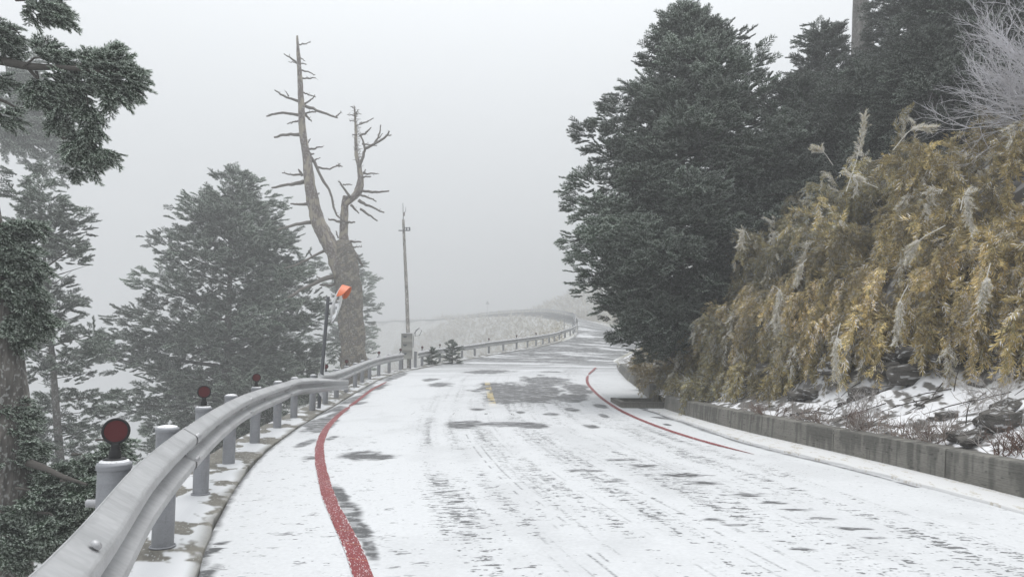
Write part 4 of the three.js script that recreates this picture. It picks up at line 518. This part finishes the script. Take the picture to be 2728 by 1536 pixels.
// ------------------------------------------------------------------ dead tree
{
  const d = 40, base = at(948, 1010, d); base.y -= 1.2; const g = thing('dead_tree', 'tall forked dead tree with bare broken branches behind the second rail', 'tree', base), L = (x, y, dd = 0) => at(x, y, d + dd).sub(base), k = d / F, R = rng(900);
  const stem = (name, pts, dz, mat, radial = 12) => { const P = pts.map(([x, y], i) => L(x, y, dz(i / (pts.length - 1)))), cv = new THREE.CatmullRomCurve3(P), n = pts.length * 4, q = cv.getPoints(n), rr = q.map((_, i) => { const f = i / n * (pts.length - 1), a = Math.floor(Math.min(f, pts.length - 2)); return lerp(pts[a][2], pts[a + 1][2], f - a) * k; }); return part(name, tube(q, rr, radial, true, 0.3, pts[0][0]), mat, g); };
  stem('trunk', [[952, 1075, 44], [948, 1010, 38], [941, 930, 33], [934, 840, 31], [928, 770, 33], [922, 715, 36], [917, 670, 30], [917, 640, 17]], () => 0, M.deadBark, 18);
  stem('stem', [[915, 735, 27], [898, 688, 24], [872, 640, 20.5], [848, 595, 18], [833, 540, 16], [824, 480, 14], [816, 420, 12], [806, 350, 9.5], [802, 285, 8.3], [798, 205, 6.4], [794, 140, 4.6], [791, 95, 2.5]], (t) => -0.8 * t, M.dead);
  stem('stem', [[920, 670, 16], [915, 610, 11], [917, 560, 10], [920, 522, 8]], () => 0.1, M.dead, 10);
  stem('stem', [[920, 545, 6], [938, 528, 9], [954, 508, 11.5], [961, 480, 8], [957, 445, 6], [949, 409, 5], [948, 364, 4], [946, 319, 3], [944, 283, 1.5]], (t) => 0.5 * t, M.dead, 10);
  const Z = (x, y) => [650 + x / 2.23, 50 + y / 2.23];
  const br = [[5, 318, 155, 355, 148, 395, 138], [7, 322, 268, 280, 235, 235, 207], [4, 330, 230, 362, 252], [4, 330, 266, 372, 270], [4, 325, 264, 262, 255], [6, 335, 305, 380, 315, 422, 333], [6, 340, 355, 425, 350], [9, 325, 490, 230, 455, 180, 422], [5, 265, 458, 245, 430], [6, 345, 435, 425, 465], [6, 350, 508, 400, 480, 420, 450], [11, 345, 508, 430, 540, 555, 588], [5, 545, 580, 578, 550], [7, 345, 562, 430, 548], [8, 355, 560, 400, 610], [10, 325, 572, 200, 560, 132, 578], [6, 322, 605, 255, 625], [11, 328, 688, 230, 690, 178, 703], [5, 372, 750, 392, 710], [7, 378, 776, 468, 760], [8, 378, 800, 415, 805],
    [11, 380, 800, 430, 870, 460, 950, 505, 1010, 525, 1080, 540, 1150, 592, 1202], [7, 425, 880, 510, 890, 570, 860], [6, 400, 850, 452, 823], [6, 548, 872, 585, 876], [8, 352, 928, 290, 925, 225, 915], [10, 345, 930, 322, 893], [12, 355, 968, 260, 985, 162, 1003], [6, 425, 1050, 448, 1035], [10, 378, 1102, 275, 1098], [12, 395, 1208, 310, 1220, 195, 1255], [8, 455, 1225, 490, 1245], [9, 580, 1205, 500, 1190], [9, 590, 1212, 660, 1208], [9, 630, 1060, 590, 1000, 560, 965], [5, 588, 985, 642, 983], [9, 695, 1018, 780, 1030, 862, 1022], [8, 690, 1045, 740, 1060, 785, 1085], [10, 680, 1078, 740, 1110, 832, 1150], [8, 635, 1105, 682, 1155], [9, 690, 1130, 740, 1165, 792, 1200], [6, 705, 920, 795, 918], [5, 712, 915, 722, 893], [6, 705, 938, 755, 936],
    [10, 682, 880, 712, 800, 718, 770, 690, 690], [9, 715, 770, 770, 745, 840, 700, 862, 665], [5, 850, 690, 875, 692], [7, 775, 740, 800, 690, 812, 630], [4, 790, 715, 825, 682], [7, 685, 695, 725, 675, 755, 645], [6, 690, 625, 730, 610, 770, 590], [4, 660, 575, 612, 568], [4, 660, 610, 625, 605], [4, 655, 560, 698, 565], [4, 668, 640, 700, 610], [5, 668, 690, 642, 690], [5, 700, 742, 790, 755], [4, 668, 770, 652, 775], [4, 662, 560, 680, 540], [4, 650, 530, 632, 520], [9, 620, 1322, 695, 1325], [6, 640, 1355, 700, 1352], [9, 660, 1408, 690, 1440, 705, 1470], [9, 500, 1368, 430, 1400, 330, 1450, 240, 1480], [5, 400, 1405, 380, 1375], [6, 560, 1300, 545, 1260], [16, 572, 1520, 470, 1550, 360, 1600, 260, 1655], [11, 560, 1570, 500, 1582, 450, 1580], [8, 470, 1552, 430, 1530]];
  for (const b of br) { const pts = []; for (let i = 1; i < b.length; i += 2) pts.push(Z(b[i], b[i + 1])); const spread = (R() - 0.5) * 1.4, P = pts.map(([x, y], i) => L(x, y, -0.4 * (1 - y / 700) + spread * Math.abs(x - pts[0][0]) * k * 0.8)); const cv = new THREE.CatmullRomCurve3(P), n = 8, q = cv.getPoints(n); const jit = q.map((p, i) => i && i < n ? p.add(V((R() - 0.5) * 0.05, (R() - 0.5) * 0.06, (R() - 0.5) * 0.05)) : p);
    part('branch', tube(jit, jit.map((_, i) => b[0] / 2.23 * k * lerp(1, 0.45, i / n)), 7, true, 0.35, b[1]), M.deadBranch, g);
    const len = cv.getLength(), tw = []; for (let i = 0; i < len * 3; i++) { const t = 0.2 + 0.78 * R(), p = cv.getPoint(t), dir = V(R() - 0.5, R() - 0.35, R() - 0.5).normalize().multiplyScalar(0.08 + 0.14 * R()); tw.push(tube([p, p.clone().add(dir)], [0.016, 0.006], 4, false)); } if (tw.length) { const m = part('twigs', mergeGeometries(tw), M.deadBranch, g); m.userData.kind = 'stuff'; } }
  const st = []; for (let i = 0; i < 90; i++) { const t = i / 90, x = lerp(944, 961, t) + (R() - 0.5) * 8, y = lerp(290, 470, t), p = L(x, y, 0.4), dir = V(R() - 0.5, R() * 0.6 - 0.1, R() - 0.5).normalize().multiplyScalar(0.15 + 0.2 * R()); st.push(tube([p, p.clone().add(dir)], [0.017, 0.007], 4, false)); } const m = part('twigs', mergeGeometries(st), M.deadBranch, g); m.userData.kind = 'stuff';
}

// ------------------------------------------------------------------ bamboo on the bank
const bamboos = []; const culmMat = std({ color: tint(0.25, 0.2, 0.1), roughness: 0.7 });
function bambooClump(root, aim, reach, n, seed, tone, label, o = {}) {
  const R = rng(seed), g = thing(o.name || 'bamboo_clump', label, o.category || 'bamboo', root, o.group || 'brown bamboo clumps on the bank'), Fo = new Foliage(seed + 3), culms = [], fr = [];
  for (let c = 0; c < n; c++) {
    const a = aim + (R() - 0.5) * (o.fan || 1.5), len = reach * (0.65 + 0.55 * R()), dir = V(Math.cos(a), 0, Math.sin(a)), up = (o.up ?? 0.95) * (0.7 + 0.6 * R()), drp = (o.droop ?? 1) * (0.75 + 0.5 * R()), p0 = V((R() - 0.5) * 0.5, 0, (R() - 0.5) * 0.5), pts = [];
    for (let k = 0; k <= 7; k++) { const s = k / 7, u = len * s; pts.push(p0.clone().addScaledVector(dir, u * (0.9 - 0.32 * s)).add(V((R() - 0.5) * 0.05, u * up - drp * len * 1.18 * Math.pow(s, 2.3), (R() - 0.5) * 0.05))); }
    culms.push(tube(pts, pts.map((_, i) => lerp(0.009, 0.002, i / 7)), 4, false));
    const cv = new THREE.CatmullRomCurve3(pts), L = cv.getLength(), frosty = R() < (o.frost ?? 0.12), ct = 0.4 + 1.05 * R();
    for (let s = 0.25 * L; s < L; s += (o.step || 0.062)) { const t = s / L, p = cv.getPointAt(t), T = cv.getTangentAt(t), off = V(R() - 0.5, R() - 0.5, R() - 0.5).multiplyScalar((o.jit || 0.3) * (1.1 - t)); const dd = T.clone().multiplyScalar(0.8).add(V((R() - 0.5) * 1.3, -0.35 + (R() - 0.5) * 0.8, (R() - 0.5) * 1.3)).normalize(), b = tone * ct * (0.7 + 0.6 * R()); const w = R(); const col = o.tint ? tint(o.tint[0] * b, o.tint[1] * b, o.tint[2] * b) : tint(b * 0.40, b * (0.39 + 0.05 * w), b * (0.37 + 0.04 * w));
      const sc = (o.spray || 0.24) * (0.7 + 0.6 * R()); if (frosty && t > 0.55 && R() < 0.7) fr.push([orient(p.add(off), dd, sc, R() * 6), tint(0.42, 0.42, 0.42)]); else Fo.add(p.add(off), dd, sc, R() * 6, col); }
  }
  const cm = part('culms', mergeGeometries(culms), culmMat, g); cm.userData.kind = 'stuff';
  total += Fo.build(g, o.geos || BAMB, bambooMat, 'leaves'); if (fr.length) instances('frosted_leaves', BFROST, bambooMat, fr, g); return g;
}
{
  const R = rng(500); let i = 0;
  const LBL = (s, d) => `${d < 11 ? 'golden' : d < 14.5 ? 'yellow-brown' : 'olive-brown'} bamboo clump ${s < 2.1 ? 'hanging lowest over the wall' : s < 3.2 ? 'low on the bank' : s < 4.3 ? 'halfway up the bank' : 'along the crest below the dark firs'}, ${d < 11 ? 'near the right edge' : d < 14.5 ? 'mid thicket' : d < 17.5 ? 'left half of the thicket' : 'next to the big spruce'}`;
  // rows of clumps up the bank: depth, distance behind the wall
  for (const [s, d0, d1, n, reach, tone, up, droop] of [[1.3, 14, 21, 7, 1.4, 0.9, 0.65, 1.1], [1.8, 9.0, 20.5, 12, 1.6, 1.05, 0.75, 1.05], [2.6, 8.4, 20, 12, 1.6, 1.1, 0.85, 1.0], [3.5, 8.0, 19.5, 12, 1.6, 1.05, 0.9, 0.95], [4.5, 8.2, 18.5, 11, 1.5, 1.0, 0.95, 0.9], [5.6, 9, 18, 9, 1.4, 0.95, 1.0, 0.85], [2.9, 13.5, 21.5, 9, 2.1, 0.95, 1.25, 0.95], [4.2, 12.5, 20.5, 8, 2.0, 1.0, 1.3, 0.95], [1.6, 8.2, 11.5, 6, 1.35, 1.0, 0.7, 1.1], [2.4, 8.0, 11.0, 5, 1.5, 1.0, 0.8, 1.05], [2.0, 9.5, 14, 7, 1.5, 1.0, 0.8, 1.1], [0.9, 16.5, 22.5, 8, 1.25, 0.85, 0.85, 1.05], [1.7, 17, 23, 7, 1.6, 0.85, 1.1, 1.0], [3.0, 9.0, 13, 6, 1.6, 1.05, 0.85, 1.0]])
    for (let k = 0, m = Math.round(n * 0.68); k < m; k++) { const d = lerp(d0, d1, (k + 0.2 + 0.6 * R()) / m), open = (1 - smoothstep(d, 8.5, 13.5)) * 1.6, ss = s + open * 0.95 + (R() - 0.5) * 0.5, p = bankPoint(Math.min(d, 45), Math.min(6.9, ss)); p.y -= 0.05; const olive = clamp(smoothstep(d, 11, 17) + (R() - 0.5) * 0.5, 0, 1); const g = 0.65 + 0.65 * R(); bambooClump(p, Math.PI + 0.25 + (R() - 0.5) * 0.8, reach * (0.68 + 0.34 * R()), 24, 600 + i * 7, tone * 1.15, LBL(s, d), { up: up * 1.12, droop: droop * 1.08, fan: 3.4, jit: 0.2, tint: [lerp(0.45, 0.25, olive) * g, lerp(0.45, 0.275, olive) * g, lerp(0.47, 0.32, olive) * g], frost: 0.14 + 0.16 * R() }); i++; }
  // long tassels that hang from the lower edge of the thicket
  const TL = ['long pale bamboo tassel hanging over the wall, ', ['nearest the right edge', 'right of the rock face', 'above the rock face', 'left of the rock face', 'nearest the drain']];
  for (let k = 0; k < 30; k++) { const d = lerp(9.2, 19.5, (k + 0.2 + 0.6 * R()) / 30), open = (1 - smoothstep(d, 8.5, 13.5)) * 1.6, p = bankPoint(d, 1.75 + open * 0.95 + 0.5 * R()); p.y += 0.35 + 0.4 * R(); const g = 0.85 + 0.5 * R(), ol = smoothstep(d, 12, 18) * 0.5; bambooClump(p, Math.PI + 0.2 + (R() - 0.5) * 0.7, 1.05 + 0.75 * R(), 4, 2400 + k * 5, 1.1, TL[0] + TL[1][Math.min(4, Math.floor(k / 6))], { name: 'bamboo_tassel', group: 'bamboo tassels at the lower edge of the thicket', fan: 0.35, up: 0.5, droop: 1.35, jit: 0.22, step: 0.028, spray: 0.2, tint: [lerp(0.5, 0.33, ol) * g, lerp(0.5, 0.34, ol) * g, lerp(0.55, 0.4, ol) * g], frost: 0.35 }); }
  // greyer tufts under the spruce, by the second wall
  for (let k = 0; k < 16; k++) { const d = lerp(20, 34, (k + R()) / 16), p = bankPoint(d, 0.25 + 1.3 * R()); const g = 0.8 + 0.4 * R(); bambooClump(p, Math.PI + (R() - 0.5) * 2, 0.95, 9, 1500 + k * 5, 1, 'small olive bamboo tuft behind the curved wall under the spruce', { name: 'bamboo_tuft', group: 'olive bamboo tufts under the big spruce', up: 1.0, droop: 0.9, tint: [0.26 * g, 0.25 * g, 0.24 * g], frost: 0.2 }); }
  // undergrowth outside the rail at the lower left
  [[-3.55, 4.2, 0.5], [-4.1, 5.2, 0.55], [-4.6, 4.3, 0.5], [-3.2, 3.3, 0.4], [-4.9, 6.4, 0.6], [-5.3, 5.4, 0.6], [-4.2, 3.3, 0.4]].forEach(([x, d, t], k) => { bambooClump(V(x, terrainY(x, d) + 0.15 - 0.35 * (k % 2), -d), 0.4 + R() * 6, 0.75, 9, 1700 + k * 5, 1, 'dark green frosted undergrowth below the near guardrail', { name: 'undergrowth_plant', category: 'plant', group: 'dark undergrowth outside the near guardrail', fan: 6.2, up: 1.2, droop: 0.9, geos: BGREEN, tint: [0.55, 0.55, 0.55], frost: 0.12, spray: 0.17 }); });
}
// long white-rimed plumes that stick out of the thicket
{
  const fr = std({ color: tint(0.62, 0.6, 0.55), roughness: 0.9 }); const LST = [[[2255, 510], [2290, 400], [2305, 310], 14], [[2380, 400], [2430, 345], [2480, 338], 13.5, 'horizontal'], [[2000, 640], [1985, 615], [1975, 645], 15], [[2060, 760], [2075, 770], [2065, 860], 14.2], [[2340, 500], [2270, 470], [2280, 472], 13], [[2220, 440], [2195, 405], [2180, 395], 15], [[2560, 560], [2570, 520], [2588, 600], 10.8], [[2520, 600], [2450, 640], [2420, 680], 11], [[2150, 690], [2140, 700], [2125, 740], 13.2], [[2240, 860], [2230, 900], [2225, 1000], 11.6], [[2640, 700], [2630, 740], [2615, 800], 10], [[2420, 760], [2400, 800], [2390, 900], 11]];
  const NM = ['tall white-rimed plume rising above the bamboo crest', 'white-rimed plume lying along the bamboo crest near the dark firs', 'pale rimed plume pointing to the spruce from the bamboo edge', 'single hanging white plume below the spruce', 'rimed plume lying across the middle of the bamboo', 'short rimed plume at the upper left of the bamboo', 'curled white plume with hooked stem at the right', 'pale rimed plume drooping right of the bamboo centre', 'pale rimed plume hanging near the left bamboo edge', 'long pale tassel hanging almost to the wall', 'pale rimed tassel hanging near the right edge', 'pale tassel hanging over the dark rock face'];
  LST.forEach((e, i) => { const d = e[3], P = e.slice(0, 3).map(([x, y]) => at(x, y, d)), b = P[0].clone(), g = thing('rimed_plume', NM[i], 'plume', b, 'white rimed plumes in the bamboo'), L = P.map((p) => p.sub(b)), cv = new THREE.CatmullRomCurve3(L), R = rng(3000 + i), list = [];
    part('stem', tube(cv.getPoints(8), [0.008, 0.008, 0.007, 0.007, 0.006, 0.005, 0.004, 0.003, 0.002], 4), fr, g); for (let k = 0; k < 36; k++) { const t = 0.45 + 0.55 * k / 36, p = cv.getPoint(t), T = cv.getTangent(t); list.push([orient(p, T.clone().add(V((R() - 0.5) * 0.9, (R() - 0.5) * 0.9 - 0.2, (R() - 0.5) * 0.9)), 0.17 * (0.7 + 0.5 * R()), R() * 6), tint(0.46, 0.46, 0.46)]); } instances('plume_hairs', BFROST, bambooMat, list, g); });
}

// ------------------------------------------------------------------ frosted bare shrub at the upper right, dry shrubs, rocks and sticks on the bank
const rimeMat = std({ color: tint(0.6, 0.59, 0.62), roughness: 0.9 });
function twiggy(list, p, dir, len, r, depth, R, bend = 0.5) { const pts = [p]; let q = p.clone(), dd = dir.clone(); for (let k = 0; k < 3; k++) { dd = dd.clone().add(V((R() - 0.5) * bend, (R() - 0.5) * bend, (R() - 0.5) * bend)).normalize(); q = q.clone().addScaledVector(dd, len / 3); pts.push(q); } list.push(tube(pts, [r, r * 0.85, r * 0.7, r * 0.5], depth > 1 ? 5 : 3, false));
  if (depth > 0) for (let k = 0; k < 4; k++) { const t = 1 + Math.floor(R() * 3), b = pts[t], nd = dd.clone().add(V((R() - 0.5) * 1.5, (R() - 0.35) * 1.2, (R() - 0.5) * 1.5)).normalize(); twiggy(list, b, nd, len * (0.45 + 0.3 * R()), r * 0.62, depth - 1, R, bend); } }
{
  const d = 13.2, R = rng(700), b = at(2790, 330, d), g = thing('frosted_shrub', 'leafless shrub coated in pale mauve rime at the upper right edge', 'shrub', b);
  for (let k = 0; k < 36; k++) { const list = [], a = lerp(-0.25, 1.6, k / 36) + (R() - 0.5) * 0.2, dir = V(-Math.cos(a), Math.sin(a), (R() - 0.5) * 0.8).normalize(); twiggy(list, V(0.1 + (R() - 0.5) * 0.3, (R() - 0.2) * 1.2, (R() - 0.5) * 0.4), dir, 0.7 + 0.5 * R(), 0.013, 3, R, 0.6); part('branch', mergeGeometries(list), rimeMat, g); }
}
const dryMats = [std({ color: tint(0.14, 0.085, 0.065), roughness: 0.95 }), std({ color: tint(0.27, 0.22, 0.19), roughness: 0.95 }), std({ color: tint(0.42, 0.39, 0.37), roughness: 0.95 })];
{
  const R = rng(810); const pts = [[2080, 1130, 11.4], [2130, 1120, 11.6], [2160, 1150, 10.6], [2200, 1155, 10.4], [2240, 1150, 10.4], [2280, 1165, 10.0], [2330, 1170, 9.6], [2380, 1190, 9.3], [2420, 1200, 9.1], [2470, 1200, 8.9], [2500, 1185, 9.1], [2650, 1225, 8.0], [2690, 1235, 7.8], [2720, 1200, 8.0], [2300, 1090, 10.8], [2250, 1080, 11.2], [1990, 1110, 12.8], [1950, 1100, 13.4], [2040, 1120, 12], [2590, 1085, 9.6], [2680, 1080, 9.4]];
  pts.forEach(([x, y, d], i) => { const q = at(x, y, d), rr = rightAt(d), s = Math.max(0.22, q.x - rr.x), p = bankPoint(d, s); const kind = i === 14 || i === 15 || i > 18 ? 2 : R() < 0.5 ? 0 : 1, g = thing('dry_shrub', ['low reddish-brown dry shrub behind the wall top', 'low grey-brown dry shrub with rime behind the wall top', 'pale rimed bare shrub standing on the snowy bank'][kind], 'shrub', p, 'dry shrubs along the wall top'); const n = kind === 2 ? 7 : 12; for (let k = 0; k < n; k++) { const l = [], a = R() * 6.28, e = 0.4 + 0.9 * R(); twiggy(l, V((R() - 0.5) * 0.22, -0.02, (R() - 0.5) * 0.22), V(Math.cos(a) * Math.cos(e), Math.sin(e), Math.sin(a) * Math.cos(e)), (kind === 2 ? 0.36 : 0.2) * (0.7 + 0.6 * R()), 0.006, 2, R, 0.8); part('stem', mergeGeometries(l), dryMats[(k + i) % 4 === 0 ? 2 : kind], g); } });
}
const rockTex = colorTex(256, 256, (c, u, v) => { const a = fbm(u * 10, v * 24, 4), f = noise(u * 60, v * 60), k = 0.035 + 0.075 * a + 0.02 * f, m = smoothstep(fbm(u * 14 + 5, v * 14, 3), 0.62, 0.7) * 0.6; c[0] = lerp(k * 1.08, 0.6, m); c[1] = lerp(k, 0.6, m); c[2] = lerp(k * 0.9, 0.61, m); }, true), rockMat = std({ map: rockTex, bumpMap: concBump, bumpScale: 0.02, roughness: 0.95 });
function rock(p, sx, sy, sz, turn, tilt, label, group, seed) { const g = new THREE.IcosahedronGeometry(1, 2), a = g.attributes.position, v = V(); for (let i = 0; i < a.count; i++) { v.fromBufferAttribute(a, i); const m = Math.max(Math.abs(v.x), Math.abs(v.y), Math.abs(v.z)); v.multiplyScalar(lerp(1, 1 / m, 0.55)); const n = 0.78 + 0.5 * fbm(v.x * 1.7 + seed * 3.7 + v.z, v.y * 1.9 + seed + v.z * 1.3, 3); v.multiplyScalar(n); a.setXYZ(i, v.x * sx, v.y * sy, v.z * sz); } g.computeVertexNormals(); const o = thing('rock', label, 'rock', p, group); const m = part('stone', g, rockMat, o); m.rotation.set(tilt, turn, tilt * 0.7);
  const t = g.clone(); return o; }
{
  const R = rng(860); let k = 0;
  [[2640, 1130, 8.9, 0.30, 0.06, 0.12, 0.5, 0.25, 'large tilted dark slate slab leaning on the bank near the right edge'], [2590, 1190, 8.6, 0.34, 0.05, 0.10, 0.55, 0.2, 'long flat dark slab just behind the wall near the right edge'], [2660, 1170, 8.6, 0.22, 0.13, 0.14, 0.2, 0.1, 'blocky dark rock under the tilted slab'], [2520, 1085, 9.8, 0.14, 0.06, 0.1, 0.2, 0.1, 'flat brown rock in the middle of the snow apron'], [2440, 1090, 9.9, 0.11, 0.05, 0.08, 1, 0.2, 'small flat rock left of the brown one on the snow'], [2540, 1180, 8.8, 0.12, 0.06, 0.1, 0.4, 0.1, 'dark rock at the wall top beside the dry shrubs'], [2120, 1040, 13.2, 0.2, 0.1, 0.16, 0.4, 0.1, 'snow-topped rock under the hanging bamboo'], [2690, 1075, 9.2, 0.2, 0.07, 0.14, 0.3, 0.3, 'dark flat rock high on the snow apron at the right'], [2300, 1060, 11.6, 0.22, 0.12, 0.16, 0.2, 0, 'dark rock ledge below the hanging tassels']].forEach(([x, y, d, a, b, c, t, ti, l]) => { const q = at(x, y, d), s = Math.max(0.3, q.x - rightAt(d).x), p = bankPoint(d, s); p.y += b * 0.4; rock(p, a, b, c, t, ti, l, undefined, k++); });
  for (let i = 0; i < 34; i++) { const d = lerp(10.5, 21, R()), open = (1 - smoothstep(d, 8.5, 13.5)) * 1.6, p = bankPoint(d, 0.95 + open + 1.0 * R()); rock(p, 0.16 + 0.22 * R(), 0.06 + 0.1 * R(), 0.14 + 0.16 * R(), R() * 3, (R() - 0.5) * 0.5, 'dark layered rock of the face under the bamboo', 'layered rocks of the dark face', 20 + i); }
  for (let i = 0; i < 22; i++) { const d = lerp(7.6, 13, R()), open = (1 - smoothstep(d, 8.5, 13.5)) * 1.6, p = bankPoint(d, 0.3 + (0.7 + open) * R()); rock(p, 0.035 + 0.06 * R(), 0.015 + 0.03 * R(), 0.03 + 0.05 * R(), R() * 3, (R() - 0.5) * 0.4, 'small stone scattered on the snow apron', 'small stones on the snow', 80 + i); }
  const stickMat = std({ color: tint(0.05, 0.042, 0.036), roughness: 0.95 });
  for (let i = 0; i < 34; i++) { const d = lerp(7.4, 12.5, R()), open = (1 - smoothstep(d, 8.5, 13.5)) * 1.6, p = bankPoint(d, 0.35 + (0.8 + open) * R()), a = 2.6 + (R() - 0.5) * 1.6, len = 0.25 + 0.6 * R(), q = p.clone().add(V(Math.cos(a) * len, 0.02, Math.sin(a) * len)); const dd = -q.z, ss = q.x - rightAt(dd).x - 0.12; if (ss > 0.15) q.y = bankPoint(dd, ss).y + 0.03 + 0.12 * R(); p.y += 0.01; const g = thing('fallen_stick', 'thin dark fallen stick lying on the snow apron', 'stick', p, 'fallen sticks on the snow'); const l = [tube([V(0, 0, 0), q.clone().sub(p).multiplyScalar(0.5).add(V(0, 0.02, (R() - 0.5) * 0.05)), q.clone().sub(p)], [0.009, 0.008, 0.004], 5)]; part('wood', l[0], stickMat, g); }
  for (const [x, y, x2, y2, d] of [[2570, 1130, 2584, 1075, 9.1], [2536, 1045, 2560, 970, 10.6]]) { const a = at(x, y, d), b = at(x2, y2, d + 0.1), g = thing('upright_stick', x > 2550 ? 'thin dark stick poking upright from the snow apron' : 'thin dark stick leaning up towards the hanging bamboo', 'stick', a); part('wood', tube([V(0, -0.15, 0), b.clone().sub(a).multiplyScalar(0.5), b.clone().sub(a)], [0.008, 0.007, 0.004], 5), stickMat, g); }
}
// small pines behind the third rail and rimed scrub on the far slope
[[1205, 915, 43.5, 0.4], [1150, 935, 42, 0.28]].forEach(([x, y, d, r], i) => { const t = at(x, y, d); conifer({ seed: 160 + i, name: 'young_pine', label: i ? 'smaller young pine behind the start of the third rail' : 'low bushy young pine sticking up over the third rail', base: V(t.x, t.y - 1.6, -d), h: 1.6, r: 0.06, t0: 0.15, branches: 20, sprig: 0.3, inner: 0.3, tone: 1.0, vary: 0.6, lump: 0.3, prof: (q) => r * (1.5 - q * 1.1), e0: 0.3 }); });
{
  const R = rng(990), list = [], list2 = []; for (let i = 0; i < 14000; i++) { const x = lerp(-50, 16, R()), d = lerp(80, 310, R()), [a] = across(x, Math.min(d, 89)); let best = 1e9, lat = 0; for (let k = 0; k <= NROW; k += 5) { const r = rows[k], q = Math.hypot(x - r.c.x, d + r.c.z) - r.w / 2; if (q < best) { best = q; lat = (x - r.c.x) * r.n.x + (-d - r.c.z) * r.n.z; } } if (best < 1.2 || lat > 0) continue; const p = V(x, terrainY(x, d), -d), w = R() < 0.45; (w ? list2 : list).push([orient(p, V((R() - 0.5) * 2.4, 0.35 + 0.5 * R(), (R() - 0.5) * 2.4), (0.15 + d * 0.0055) * (0.5 + R()), R() * 6), w ? tint(0.45, 0.45, 0.45) : tint(0.3, 0.3, 0.33)]); }
  const m = instances('scrub', BAMB[0], bambooMat, list, scene); tag(m, 'rimed grass and scrub covering the far misty slope', 'scrub', undefined, 'stuff'); const m2 = instances('rimed_scrub', BFROST, bambooMat, list2, scene); tag(m2, 'white rimed grass among the scrub of the far slope', 'scrub', undefined, 'stuff');
  const l3 = [], l4 = [], farRow = rows.findIndex((r) => -r.c.z > 62); for (let i = 0; i < 7000; i++) { const k = Math.floor(lerp(farRow, NROW, R())), r = rows[k], s = 0.3 + 26 * R() * R(), p = r.r.clone().addScaledVector(r.n, s); p.y = terrainY(p.x, -p.z); const w = R() < 0.4; (w ? l4 : l3).push([orient(p, V((R() - 0.5) * 2.4, 0.3 + 0.5 * R(), (R() - 0.5) * 2.4), (0.3 - p.z * 0.006) * (0.5 + R()), R() * 6), w ? tint(0.45, 0.45, 0.45) : tint(0.28, 0.28, 0.3)]); } tag(instances('rimed_uphill_scrub', BFROST, bambooMat, l4, scene), 'white rimed grass on the slope above the far bend', 'scrub', undefined, 'stuff'); tag(instances('uphill_scrub', BAMB[1], bambooMat, l3, scene), 'snow-dusted scrub on the misty slope above the far bend', 'scrub', undefined, 'stuff');
}
console.log('instances', total);
renderer.render(scene, camera);
